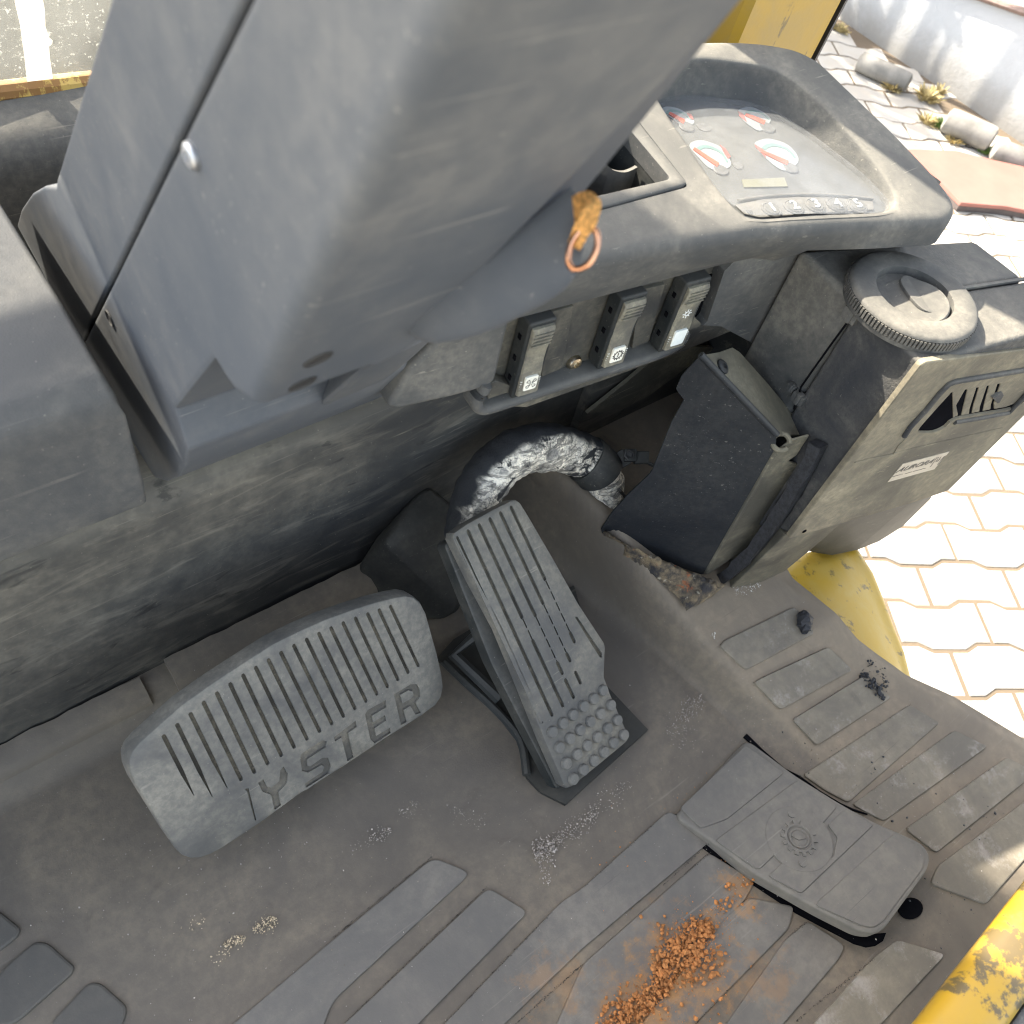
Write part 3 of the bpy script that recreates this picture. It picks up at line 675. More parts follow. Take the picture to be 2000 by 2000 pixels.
bm = BM(); prism(bm, [SF.at(p) for p in (e5(1530, 420), e5(1620, 510), e5(1610, 530), e5(1500, 570))], -SF.n * .014); link('recess_gusset', bm, M_POCKET, dash)
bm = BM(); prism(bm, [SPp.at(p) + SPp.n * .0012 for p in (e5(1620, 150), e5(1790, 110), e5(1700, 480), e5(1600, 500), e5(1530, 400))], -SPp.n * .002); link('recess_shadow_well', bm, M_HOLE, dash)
# storage tray let into the dash
tray = thing('storage_tray', 'dark open storage bin with a cream-edged frame in the dashboard', 'storage tray')
TO = fillet([TP.uv(p) for p in (c2(1912, 998), c2(1400, 1137), c2(1060, 1228), c2(1262, 575), c2(1598, 604))], .004, 4)
TI = fillet([TP.uv(p) for p in (c2(1822, 970), c2(1320, 1085), c2(1110, 1140), c2(1290, 640), c2(1570, 690 - 20))], .004, 4)
bm = BM(); vl = fill(bm, [offset2(TO, -.001), offset2(TI, .001)], lambda q: TP.xyz(q, .0015))
for k, (base, o, ws) in enumerate(((TO, -.001, ((0, .0005), (0, -.012))), (TI, .001, ((0, .0008), (0, -.012))))):
    loop = vl[k]
    for o2, wd in ws:
        nx = [bm.verts.new(TP.xyz(q, wd)) for q in base]; strips(bm, loop, nx); loop = nx
link('tray_frame', bm, M_DASH, tray, ang=45)
bm = BM(); a = [bm.verts.new(TP.xyz(q, -.011)) for q in offset2(TI, .0004)]; b = [bm.verts.new(TP.xyz(q, -.085)) for q in offset2(TI, -.004)]; strips(bm, a, b); bm.faces.new(b); link('bin', bm, M_BLACK, tray)
bm = BM(); dv = [TP.at(p) - TP.n * .014 for p in (c2(1380, 690), c2(1440, 740), c2(1490, 790), c2(1530, 825), c2(1560, 843), c2(1610, 850), c2(1650, 838), c2(1680, 822))]
loft(bm, [[p + TP.n * .0012, p + V((0, .0025, .0008)), p + V((.0, .0025, -.05)), p + V((0, 0, -.05))] for p in spline(dv, 4)]); link('divider', bm, M_DASH, tray, ang=60)
# ------------------------------------------------------------------ instrument panel
ip = thing('instrument_panel', 'hazy instrument panel with four small gauges and five numbered buttons', 'instrument panel', PK.o)
bm = BM(); fill(bm, [offset2(PANEL, .004)], lambda q: PK.xyz(q, .0)); link('panel_face', bm, plastic('instrument face', (.06, .062, .062), dust=(.16, .16, .145), amt=.5, top=.2, rough=.6, scale=18, grain=500, gb=.2), ip)
def flat(name, px, m, w, parent=ip, th=.0004):
    bm = BM(); prism(bm, [PK.at(p) + PK.n * w for p in px], -PK.n * th); return link(name, bm, m, parent, smooth_=False)
M_DIAL = plain('dial white', (.25, .27, .27), .5, 0, .06); M_TEAL = plain('dial teal', (.12, .22, .20), .5); M_RED = plain('dial red', (.36, .075, .06), .5); M_NEEDLE = plain('needle orange', (.52, .07, .03), .5); M_HUB = plain('dial hub grey', (.10, .10, .095), .6, 0, .3, 200)
def gauge(hub, ctrl, tip, red):
    "hub px, outline of the dial fan in px, needle tip px, red zone fan px"
    d = flat('gauge', spl2(ctrl, 4, True), M_DIAL, .0008)
    arc = ctrl[:5]
    mid_ = [(hub[0] + (p[0] - hub[0]) * .80, hub[1] + (p[1] - hub[1]) * .80) for p in arc]; inn = [(hub[0] + (p[0] - hub[0]) * .68, hub[1] + (p[1] - hub[1]) * .68) for p in arc]
    flat('scale_arc', spl2(mid_, 4) + spl2(inn, 4)[::-1], M_TEAL, .0011, d)
    flat('warning_zone', red, M_RED, .0012, d)
    dx, dy = tip[0] - hub[0], tip[1] - hub[1]; L_ = math.hypot(dx, dy); nx_, ny_ = -dy / L_ * 4.2, dx / L_ * 4.2
    flat('needle', [(hub[0] + nx_, hub[1] + ny_), (tip[0] + nx_ * .6, tip[1] + ny_ * .6), (tip[0] - nx_ * .6, tip[1] - ny_ * .6), (hub[0] - nx_, hub[1] - ny_)], M_NEEDLE, .0016, d, .0005)
    hp = [PK.at((hub[0] + 6, hub[1] + 8))][0]; r = (PK.at((hub[0] + 20, hub[1] + 8)) - hp).length
    bm = BM(); lathe(bm, hp, PK.n, [(r, 0), (r, .0006), (r * .9, .0012), (0, .0012)], 20); link('hub', bm, M_HUB, d)
gauge(e4(1110, 1050), [e4(862, 905), e4(905, 870), e4(985, 862), e4(1110, 905), e4(1185, 990), e4(1180, 1050), e4(1080, 1100), e4(940, 1000)], e4(905, 958), [e4(862, 905), e4(868, 925), e4(945, 1005), e4(930, 950)])
gauge(e4(585, 1065), [e4(370, 910), e4(430, 872), e4(520, 885), e4(620, 935), e4(680, 1030), e4(660, 1080), e4(540, 1090), e4(440, 1000)], e4(400, 940), [e4(600, 910), e4(640, 940), e4(680, 1000), e4(660, 1015), e4(625, 960)])
gauge(e4(935, 745), [e4(735, 660), e4(775, 628), e4(840, 622), e4(920, 655), e4(980, 705), e4(970, 745), e4(900, 800), e4(800, 740)], e4(790, 682), [e4(735, 655), e4(745, 690), e4(800, 735), e4(780, 680)])
gauge(e4(330, 740), [e4(150, 650), e4(190, 620), e4(260, 625), e4(330, 655), e4(400, 715), e4(395, 750), e4(320, 760), e4(230, 700)], e4(215, 672), [e4(350, 670), e4(385, 680), e4(400, 720), e4(375, 712)])
flat('display', [e4(765, 1170), e4(1085, 1155), e4(1110, 1222), e4(780, 1228)], plain('display olive', (.16, .155, .10), .4, 0, .05), .001)
for a_, b_ in (((420, 745), (545, 800)), ((690, 1040), (780, 1085))):
    cx_, cy_ = (a_[0] + b_[0]) / 2, (a_[1] + b_[1]) / 2
    flat('warning_icon', [e4(*p) for p in ((a_[0], a_[1] + 5), (cx_, a_[1] - 5), (b_[0], cy_), (b_[0] - 15, b_[1]), (cx_, b_[1] + 3), (a_[0] + 20, cy_ + 12))], M_HUB, .0007)
# rail and buttons in front of the window
rail = [PK.at(p) + PK.n * .0015 for p in spl2([c3(385, 1092), c3(520, 1072), c3(700, 1060), c3(900, 1062), c3(1110, 1082)], 4)]
bm = BM(); tube(bm, rail, .0012, 8); link('window_rail', bm, M_DASH, ip)
strip = [c3(372, 1112), c3(520, 1082), c3(700, 1070), c3(900, 1073), c3(1112, 1094), c3(1118, 1136), c3(900, 1150), c3(500, 1178), c3(420, 1160)]
flat('button_strip', strip, M_DASH, .0012, ip, .001)
M_BTN = plastic('button rubber', (.075, .073, .066), dust=(.18, .17, .14), amt=.4, top=.1, rough=.6, scale=40)
bu = (PK.at(c3(1025, 1120)) - PK.at(c3(565, 1141))).normalized(); bv = PK.n.cross(bu)
for i, (x, y) in enumerate(((565, 1141), (684, 1128), (800, 1119), (915, 1116), (1025, 1119))):
    c = PK.at(c3(x, y)) + PK.n * .0012; r = (PK.at(c3(x + 50, y)) - PK.at(c3(x, y))).length
    bm = BM(); lathe(bm, c, PK.n, [(r, 0), (r * .98, .0008), (r * .86, .0012), (r * .8, .0008), (r * .72, .0016), (0, .0018)], 28); b_ = link('button', bm, M_BTN, ip)
    link('numeral', textbm(str(i + 1), r * 1.55, c + PK.n * .002, bu, bv, .0002, .0004), M_PAINTW, b_, smooth_=False)
    b2 = textbm(str(i + 1), r * 1.75, c + PK.n * .0016, bu, bv, .0002, .0002); link('numeral_outline', b2, M_HUB, b_, smooth_=False)
c = PK.at(c3(450, 1152)) + PK.n * .0012
bm = BM()
for k in range(9): box(bm, c + bu * .0011 * (k % 3 - 1) * 1.5 + bv * .0011 * (k // 3 - 1) * 1.5, (.0009, .0009, .0006), (bu, bv, PK.n))
link('strip_icon', bm, M_HUB, ip)
# dusty clear window over the gauges
s = NT('dusty clear window'); tr = s.n('ShaderNodeBsdfTransparent'); mx = s.n('ShaderNodeMixShader')
s.out((.20, .205, .205), .22); fac = s.ramp(s.noise(26, 5, .65), .3, .75, .24, .46); s.l(fac, mx.inputs[0]); s.l(tr.outputs[0], mx.inputs[1]); s.l(s.b.outputs[0], mx.inputs[2]); s.l(mx.outputs[0], s.t.nodes['Material Output'].inputs[0])
bm = BM(); fill(bm, [offset2(PANEL, .001)], lambda q: PK.xyz(q, .0038)); link('window', bm, s.m, ip)
# ------------------------------------------------------------------ rocker switches
def rocker_switch(q, legend, label, kind):
    SQ = Pl(SPp.o + SPp.n * .012, SPp.n, fd); tl, tr_, br, bl = [SQ.at(p) for p in q]
    c = (tl + tr_ + br + bl) / 4; u = SPp.u; n = SPp.n; v = V((0, 0, 1))
    wd = ((tr_ - tl).length + (br - bl).length) / 2; ht = ((tl - bl).length + (tr_ - br).length) / 2
    t = thing('rocker_switch', label, 'switch', c - n * .012, 'rocker switches in the dashboard recess')
    bm = BM(); box(bm, c - n * .004, (wd + .0048, ht + .0065, .014), (u, v, n)); hs = link('housing', bm, M_BLACK, t, bevel=.002, seg=3)
    bm = BM()
    for k in (-1, 0, 1): box(bm, c - n * .004 - u * (wd / 2 + .0026) + v * k * ht * .3, (.0012, .004, .003), (u, v, n))
    link('side_clip', bm, M_HOLE, hs)
    prof = [(-.5, .002), (-.47, .0062), (-.2, .0048), (0, .0036), (.15, .0038), (.34, .0060), (.46, .0066), (.495, .005), (.5, .002)]
    bm = BM(); loft(bm, [[c + u * sx * wd / 2 + v * y * ht + n * (h if abs(sx) < 1 else h - .0009) for y, h in prof] + [c + u * sx * wd / 2 + v * .5 * ht - n * .004, c + u * sx * wd / 2 - v * .5 * ht - n * .004] for sx in (-1, -.9, 0, .9, 1)]); rk = link('rocker', bm, M_ROCKER, t, ang=45)
    bm = BM()
    for k in range(4): box(bm, c + v * ht * (.27 + .055 * k) + n * (.0058 + .0003 * k), (wd * .84, .0009, .0016), (u, v, n))
    link('grip_rib', bm, M_ROCKER, rk)
    bm = BM()
    for k in range(4):
        for sx in (-1, 1): box(bm, c + u * sx * wd * .44 - v * ht * (.26 + .035 * k) + n * .0046, (wd * .08, .0005, .0014), (u, v, n))
    link('edge_tick', bm, M_PAINTW, rk)
    lc = c - v * ht * .30; ls = wd * .62
    lo_ = fillet([(-ls / 2, -ls * .62), (ls / 2, -ls * .62), (ls / 2, ls * .62), (-ls / 2, ls * .62)], ls * .14)
    bm = BM(); prism(bm, [lc + u * a + v * b + n * .0064 for a, b in lo_], -n * .002); lg = link('legend', bm, M_LENS if kind == 'light' else M_WHITE, rk, bevel=.0003)
    bm = BM()
    def stroke(pts, wdt=.0004, base=lc, closed=False):
        b2 = BM(); tube(b2, [base + u * a + v * b + n * .0065 for a, b in pts], wdt, 5, closed=closed); me = bpy.data.meshes.new('t'); b2.to_mesh(me); b2.free(); bm.from_mesh(me); bpy.data.meshes.remove(me)
    R_ = ls * .36
    if kind == 'fan':
        for k in range(4):
            a = math.pi / 4 + k * math.pi / 2
            stroke([(R_ * 1.2 * r * math.cos(a + da), R_ * 1.2 * r * math.sin(a + da)) for r, da in ((.15, 0), (.55, .28), (.95, .32), (1.05, 0), (.95, -.32), (.55, -.28))], .0003, closed=True)
    elif kind == 'gear':
        stroke([(R_ * .82 * math.cos(a), R_ * .82 * math.sin(a)) for a in [k * .2618 for k in range(24)]], .0004, closed=True)
        for k in range(12):
            a = k * math.pi / 6; stroke([(R_ * .86 * math.cos(a), R_ * .86 * math.sin(a)), (R_ * 1.15 * math.cos(a), R_ * 1.15 * math.sin(a))], .0005)
        stroke([(0, -R_ * .45), (0, R_ * .45)], .0004)
    else:
        b0 = c + v * ht * .06 - n * .0026
        stroke([(R_ * .45 * math.cos(a), R_ * .45 * math.sin(a)) for a in [k * .393 for k in range(16)]], .0005, b0, True)
        for k in range(8):
            a = k * math.pi / 4; stroke([(R_ * .68 * math.cos(a), R_ * .68 * math.sin(a)), (R_ * .95 * math.cos(a), R_ * .95 * math.sin(a))], .0004, b0)
    link('symbol', bm, M_PAINTW if kind == 'light' else M_INK, lg if kind != 'light' else rk)
rocker_switch([e5(280, 535), e5(447, 495), e5(395, 975), e5(245, 1010)], None, 'rocker switch with a fan symbol, nearest the steering column', 'fan')
rocker_switch([e5(960, 340), e5(1125, 310), e5(1050, 750), e5(905, 795)], None, 'rocker switch with a gear symbol on its cream legend', 'gear')
rocker_switch([e5(1440, 235), e5(1595, 200), e5(1515, 622), e5(1370, 660)], None, 'rocker switch with a lamp symbol above a blank white lens', 'light')
# ================================================================== PEDALS
bl_, br_, tr_ = onz((370, 1680), .05), onz((865, 1330), .05), onz((795, 1165), .13)
n = (br_ - bl_).cross(tr_ - bl_).normalized(); n = n if n.z > 0 else -n
BP = Pl((bl_ + br_) / 2, n, br_ - bl_)
brake = thing('brake_pedal', 'wide grey brake pedal with lettering and rows of slots', 'brake pedal', BP.o)
def bxyz(q, wd=0): return BP.xyz(q, wd - .25 * (q[0]) ** 2 + .003)
bo = [g4(*p) for p in ((35, 1010), (52, 965), (90, 915), (190, 820), (330, 690), (515, 555), (700, 432), (850, 335), (1000, 262), (1150, 197), (1300, 145), (1440, 103), (1560, 77), (1620, 68), (1670, 78), (1712, 115), (1742, 172), (1775, 290), (1805, 400), (1832, 520), (1840, 590), (1828, 650), (1790, 702), (1700, 762), (1500, 882), (1250, 1045), (1000, 1203), (780, 1370), (560, 1522), (500, 1555), (440, 1577), (390, 1580), (345, 1565), (310, 1530), (260, 1460), (160, 1300), (70, 1155), (40, 1080))]
BO = [BP.uv(p) for p in bo]
gr = [((230, 865), (405, 1210)), ((305, 798), (508, 1215)), ((380, 735), (592, 1163)), ((455, 672), (670, 1112)), ((530, 618), (745, 1070)), ((605, 565), (820, 1020)), ((678, 515), (897, 972)), ((750, 470), (970, 925)), ((822, 427), (1043, 878)), ((893, 385), (1115, 835)), ((967, 345), (1185, 792)), ((1040, 310), (1252, 750)), ((1110, 277), (1318, 706)), ((1180, 246), (1382, 665)), ((1250, 218), (1445, 625)), ((1322, 192), (1507, 584)), ((1393, 168), (1568, 545)), ((1460, 147), (1628, 505)), ((1527, 128), (1688, 468))]
holes = []
for i, (a, b) in enumerate(gr):
    pa, pb = V(BP.uv(g4(*a))), V(BP.uv(g4(*b)))
    if i < 3:                                   # slots worn thin towards their lower end
        m_ = pa.lerp(pb, .62); t = (pb - pa).normalized(); nn = V((-t.y, t.x))
        w0 = .0015; lp = [pa + nn * w0, pa - t * w0 * .6, pa - nn * w0, m_ - nn * w0, pb - nn * .0002, pb + nn * .0002, m_ + nn * w0]
        holes.append([[(q.x, q.y) for q in lp]])
    else: holes.append([capsule(pa, pb, .0015, 3)])
def lt(pts): return [BP.uv(g4(*p)) for p in pts]
holes.append([lt([(1543, 628), (1640, 573), (1678, 572), (1695, 605), (1697, 645), (1670, 680), (1700, 735), (1668, 745), (1638, 695), (1600, 718), (1618, 785), (1583, 803)]), lt([(1580, 632), (1628, 606), (1652, 612), (1658, 635), (1640, 655), (1592, 680)])])
holes.append([lt([(1375, 740), (1390, 715), (1495, 660), (1500, 700), (1415, 748), (1422, 785), (1490, 745), (1498, 775), (1430, 820), (1440, 862), (1520, 815), (1525, 850), (1430, 905), (1405, 880)])])
holes.append([lt([(1195, 870), (1320, 775), (1328, 810), (1278, 845), (1312, 985), (1275, 1010), (1238, 870), (1205, 893)])])
holes.append([lt([(1003, 990), (1012, 960), (1130, 885), (1155, 890), (1150, 925), (1045, 993), (1045, 1030), (1060, 1035), (1130, 985), (1163, 985), (1180, 1030), (1165, 1080), (1045, 1165), (1030, 1132), (1130, 1066), (1140, 1038), (1125, 1027), (1050, 1070), (1015, 1062)])])
holes.append([lt([(765, 1130), (795, 1110), (815, 1150), (840, 1158), (885, 1120), (890, 1060), (910, 1035), (935, 1080), (930, 1130), (880, 1185), (900, 1265), (860, 1285), (840, 1200), (790, 1180)])])
holes.append([lt([(690, 1167), (712, 1160), (757, 1345), (748, 1346), (703, 1180)])])
bm, fl, fl2 = plate(BO, holes, bxyz, .016, .0035, .0020, range(19, 25))
pad = link('pedal_pad', bm, M_PEDAL, brake, ang=40)
link('groove_floor', fl, M_GROOVE, pad); link('lettering', fl2, M_LETTER, pad)
bm = BM(); tube(bm, [BP.xyz((.01, .03), -.012), BP.xyz((.01, .02), -.05), BP.xyz((.01, .0), -.075), V((.14, .25, -.01))], .011, 10); link('pedal_arm', bm, M_STEELDARK, brake)
# accelerator
a0, a1, a2 = onz((1112, 1545), .024), onz((1228, 1437), .024), onz((1015, 978), .165)
n = (a1 - a0).cross(a2 - a0).normalized(); n = n if n.z > 0 else -n
AP = Pl((a0 + a1) / 2, n, a1 - a0)
acc = thing('accelerator_pedal', 'long ribbed accelerator pedal with round studs at its heel', 'accelerator pedal', AP.o)
def axyz(q, wd=0): return AP.xyz(q, wd)
ao = [c5(646, 1248), c5(652, 1216), c5(720, 1168), c5(850, 1096), c5(965, 1038), c5(992, 1036), c5(1015, 1052), c5(1060, 1125), c5(1200, 1365), c5(1330, 1598), c5(1468, 1808), c5(1474, 1835), c8(1468, 60), c8(1500, 150), c8(1598, 372), c8(1600, 395), c8(1585, 418), c8(1450, 530), c8(1295, 655), c8(1270, 664), c8(1248, 648), c8(1140, 400), c8(1000, 50), c5(900, 1740), c5(760, 1480)]
AO = [AP.uv(p) for p in ao]
tops = [(668, 1242), (730, 1207), (790, 1175), (848, 1142), (905, 1110), (962, 1079)]
bots = [(1125, 303), (1182, 265), (1240, 215), (1298, 170), (1352, 128), (1405, 88)]
rng = [[(0, 1)], [(0, 1)], [(0, .50), (.63, 1)], [(0, .53), (.80, .86), (.90, 1)], [(0, .50), (.79, .83), (.9, .96)], [(0, .40), (.71, .76)]]
holes = []
for t, b, rs in zip(tops, bots, rng):
    pa, pb = V(AP.uv(c5(*t))), V(AP.uv(c8(*b)))
    for r0, r1 in rs: holes.append([capsule(pa.lerp(pb, r0), pa.lerp(pb, r1), .0017, 3)])
NG = len(holes) + 1
holes_w = []
for j, r0, r1 in ((2, .51, .62), (3, .54, .79), (4, .51, .78), (5, .41, .70)):
    pa, pb = V(AP.uv(c5(*tops[j]))), V(AP.uv(c8(*bots[j]))); t_ = r0
    while t_ < r1:
        holes_w.append([capsule(pa.lerp(pb, t_), pa.lerp(pb, min(r1, t_ + .045)), .0007, 2)]); t_ += .062
holes.append([[AP.uv(c5(*p)) for p in ((1306, 1672), (1318, 1668), (1452, 1865), (1452, 1888), (1440, 1888), (1390, 1810))]])
holes += holes_w
bm, fl, fl2 = plate(AO, holes, axyz, .012, .003, .0022, range(NG, len(holes)))
apad = link('pedal_pad', bm, M_ACCEL, acc, ang=40); link('groove_floor', fl, M_GROOVE, apad); link('dusty_groove', fl2, plain('packed dust', (.22, .17, .12), .9, 0, .3, 300), apad)
sd0 = None
for rowp in (((1180, 357), (1237, 310), (1292, 265), (1347, 218), (1402, 178), (1453, 133)), ((1217, 440), (1275, 392), (1330, 346), (1385, 300), (1440, 258), (1495, 212)), ((1255, 525), (1313, 478), (1368, 430), (1422, 385), (1477, 337), (1530, 293)), ((1293, 610), (1348, 560), (1405, 512), (1458, 465), (1510, 415), (1565, 372))):
    for p in rowp:
        q = AP.at(c8(*p))
        if sd0 is None:
            bm = BM(); lathe(bm, (0, 0, 0), AP.n, [(.0052, -.001), (.0049, .0022), (.0043, .0031), (.003, .0034), (0, .0035)], 16)
            sd0 = link('stud', bm, M_STUD, None); sd0.parent = apad; sd0.location = q - wloc(apad)
            for v in sd0.data.vertices: pass
        else:
            o = sd0.copy(); COL.objects.link(o); o.parent = apad; o.location = q - wloc(apad)
bm = BM(); under = [AP.xyz(q, -.0125) for q in fillet([AP.uv(p) for p in (c5(640, 1275), c5(990, 1060), c8(1455, 20), c8(1590, 400), c8(1255, 690), c8(900, 0))], .004)]
prism(bm, under, -AP.n * .015); link('lever', bm, M_BLACK, acc, bevel=.002)
bm = BM(); prism(bm, [onz(p, .0045) for p in (c8(1256, 748), c8(1120, 680), c8(1045, 600), c8(1020, 420), c8(980, 380), c8(880, 250), c8(720, 100), c8(560, -40), c5(650, 1790), c5(800, 1700), c5(1300, 1500), c8(1450, 80), c8(1700, 345))], (0, 0, -.006)); link('recess_sheet', bm, M_BOOT, acc)  # dark sheet on the mat standing in for the shaded pedal recess
bm = BM(); b2p = [c8(1045, 590), c8(1010, 400), c8(880, 240), c8(720, 95), c8(600, -20)]
for i, (a, b) in enumerate(zip(b2p, b2p[1:])):
    pass
tube(bm, spline([onz(p, .008) for p in b2p], 4), .004, 8); tube(bm, [onz(c8(900, 180), .02), onz(c8(650, -60), .03), onz(c5(800, 1750), .05)], .006, 8); link('base_rail', bm, M_BLACK, acc)
# moulded housing behind the accelerator
ho = thing('pedal_housing', 'black plastic wedge housing between the pedals and the toe panel', 'housing', onz(c5(420, 1700), 0))
bm = BM()
hull(bm, [ony(c5(230, 1240), .372), ony(c5(560, 1085), .368), ony(c5(655, 1118), .352), ony(c5(690, 1180), .345), ony(c5(95, 1450), .374), onz(c5(215, 1572), .0), ony(c5(400, 1450), .338), ony(c5(290, 1262), .352), onz(c5(425, 1700), 0), onz(c5(600, 1690), 0), V((.345, .33, .0)), V((.345, .35, .09)), V((.26, .38, 0)), V((.34, .385, .0)), V((.33, .385, .10)), onz(c5(700, 1640), .02)])
link('housing_shell', bm, M_BOOT, ho, bevel=.007, seg=4, ang=50)
hc = ony(c5(668, 1535), .31)
bm = BM(); lathe(bm, hc, V((-.25, -.85, .3)), [(.0105, -.004), (.0105, .0006), (.0088, .0006), (.0080, -.003), (0, -.003)], 24); link('bolt_recess', bm, M_HOLE, ho)
# foil-wrapped heater hose
hose = thing('heater_hose', 'thick hose in a cracked silver foil sleeve curving behind the accelerator pedal', 'hose', ony(c5(900, 850), .335))
hp = [ony(c5(730, 1250), .31), ony(c5(752, 1120), .322), ony(c5(800, 985), .332), ony(c5(880, 870), .338), ony(c5(985, 790), .340), ony(c5(1110, 755), .338), ony(c5(1235, 765), .333), ony(c5(1340, 800), .325), ony(c5(1425, 870), .312), ony(c5(1462, 950), .303), ony(c5(1472, 1050), .294), ony(c5(1490, 1180), .285)]
path = spline(hp, 8); bm = BM()
def hr(t): return .0215 - .003 * smooth(.6, .8, t) - .003 * smooth(.85, 1, t) + .0008 * math.sin(t * 37) * math.sin(t * 91)
tube(bm, path, hr, 32)
for v in bm.verts: v.co += V((1, 1, 1)) * .0
for v in bm.verts:
    nv = mnoise.noise(v.co * 55) * .0022 + mnoise.noise(v.co * 160) * .0009
    c = min(path, key=lambda p: (p - v.co).length_squared); v.co += (v.co - c).normalized() * nv
link('foil_sleeve', bm, M_FOIL, hose, ang=60)
ci = [i for i in range(len(path))]; i0 = int(len(path) * .655)
bm = BM(); secs = []
cpath = path[i0:i0 + 9]; tube(bm, cpath, .0235, 32); cl_ = link('hose_clamp', bm, M_BLACK, hose, bevel=.0006, ang=50)
bc = ony(c5(1600, 800), .302)
bm = BM(); box(bm, bc, (.012, .012, .016), (CX, CY, CZ)); box(bm, bc - CX * .012 - CY * .006, (.022, .016, .004), ((CX + CY * .6).normalized(), (CY - CX * .6).normalized(), CZ)); box(bm, bc + CX * .011 - CY * .002, (.014, .012, .01), (CX, CY, CZ)); box(bm, bc + CX * .02 - CY * .008, (.016, .003, .008), ((CX - CY * .5).normalized(), (CY + CX * .5).normalized(), CZ)); link('clamp_bracket', bm, M_BLACK, cl_, bevel=.0012)
bm = BM(); lathe(bm, bc + CZ * .008 - CX * .002, CZ, [(.0052, 0), (.0052, .004), (.0036, .0045), (.0034, .002), (0, .002)], 6); link('clamp_bolt', bm, M_STEELDARK, cl_)
bm = BM(); tube(bm, [ony(c5(1545, 985), .285), ony(c5(1620, 1075), .283)], .0018, 8); link('wire_end', bm, M_STEELDARK, hose)
# ================================================================== SHEET STEEL GUARD
GA, GB = onz(c5(1450, 1220), .072), onz(c6(200, 1440), .056); gn = (GB - GA).cross(V((0, 0, 1))); gn.z = 0; gn = -gn.normalized() if gn.x > 0 else gn.normalized(); GPl = Pl(GA, gn, GB - GA)
guard = thing('hose_guard', 'folded black sheet-steel guard beside the heater', 'guard', V((.52, .23, .03)))
fp = [c6(190, 258), c6(598, 690), c6(590, 790), c6(460, 1000), c6(330, 1220), c6(218, 1436), c6(190, 1442), c6(80, 1405), c6(0, 1372), c5(1620, 1298), c5(1450, 1222), c5(1445, 1195), c5(1500, 1110), c5(1590, 1010), c5(1690, 915), c5(1720, 880), c6(30, 620), c6(97, 500), c6(70, 465), c6(55, 440), c6(85, 370)]
bm = BM(); prism(bm, [GPl.at(p) for p in fp], -GPl.n * .002); link('face_plate', bm, M_GUARD, guard, bevel=.0006)
f0, f1 = GPl.at(c6(190, 258)), GPl.at(c6(602, 690)); fdv = (f1 - f0).normalized(); tnrm = fdv.cross(V((.75, .662, .0))).normalized()
bm = BM(); tf = [f0, f1, onpl(c6(680, 690), f0, tnrm), onpl(c6(778, 685), f0, tnrm), onpl(c6(560, 420), f0, tnrm), onpl(c6(400, 240), f0, tnrm), onpl(c6(360, 215), f0, tnrm), onpl(c6(290, 240), f0, tnrm)]
prism(bm, [p + tnrm * (0 if tnrm.z < 0 else 0) for p in tf], V((0, 0, -.002))); link('top_flange', bm, M_FLANGE, guard, bevel=.0006)
bm = BM(); tube(bm, [f0 - GPl.n * .0012 + V((0, 0, -.0008)), f1 - GPl.n * .0012 + V((0, 0, -.0008))], .0028, 10); link('fold', bm, M_GUARD, guard, ang=60)
e0, e1_ = GPl.at(c6(596, 780)), GPl.at(c6(217, 1436)); rn = (e1_ - e0).cross(V((.97, -.30, 0))).normalized()
bm = BM(); rf = [e0, onpl(c6(690, 715), e0, rn), onpl(c6(775, 692), e0, rn), onpl(c6(705, 800), e0, rn), onpl(c6(660, 830), e0, rn), onpl(c6(720, 850), e0, rn), onpl(c6(560, 1110), e0, rn), onpl(c6(440, 1300), e0, rn), onpl(c6(230, 1440), e0, rn), e1_]
prism(bm, rf, -rn * .002 if rn.y < 0 else rn * .002); link('side_flange', bm, M_FLANGE, guard, bevel=.0005)
bm = BM(); tube(bm, [e0 + V((.001, .0012, 0)), e1_ + V((.001, .0012, 0))], .0026, 10); link('fold', bm, M_FLANGE, guard, ang=60)
ec_ = onpl(c6(622, 726), e0 + CZ * .004, CZ); er_ = (onpl(c6(668, 726), e0 + CZ * .004, CZ) - ec_).length
bm = BM(); tube(bm, [ec_ + CX * math.cos(a) * er_ + CY * math.sin(a) * er_ for a in [-.2 + k * .21 for k in range(28)]], .0022, 8); link('eyelet', bm, M_FLANGE, guard)
scn = tnrm if tnrm.z > 0 else -tnrm
screw('screw', onpl(c6(304, 322), f0, tnrm) + scn * .0004, scn, .0062, M_STEELDARK, guard, .0022)
# dirty insulation under the guard
ins = thing('foam_strip', 'torn dirty foam strip under the black steel guard', 'foam strip', onz(c6(50, 1450), .02))
bm = BM()
def insp(u, v):
    a = spline([onf(p, .016) for p in (c5(1455, 1215), c5(1600, 1290), c6(0, 1362), c6(140, 1430), c6(240, 1470), c6(330, 1500))], 1); b = spline([onf(p, .004) for p in (c5(1455, 1262), c5(1570, 1330), c5(1720, 1440), c5(1880, 1590), c6(110, 1640), c6(250, 1560))], 1)
    t = u * 5; i = min(4, int(t)); f = t - i; p = a[i].lerp(a[i + 1], f).lerp(b[i].lerp(b[i + 1], f), v)
    return p + V((0, 0, .006 * math.sin(v * 3.14) + .006 * mnoise.noise(p * 70) + .003 * mnoise.noise(p * 220)))
quadgrid(bm, insp, 50, 16)
s = NT('rusty foam'); col = s.mix(s.ramp(s.noise(60, 6, .7), .35, .65), (.025, .024, .024), (.20, .15, .085)); col = s.mix(s.ramp(s.noise(45, 5, .7, s.vec((1, 1, 1), (1, 0, 0))), .58, .66, 0, .9), col, (.32, .10, .035)); col = s.mix(s.ramp(s.noise(130, 5), .62, .7, 0, .8), col, (.34, .30, .22)); s.out(col, .9, s.bump(s.noise(200, 4, .7), .8, .003))
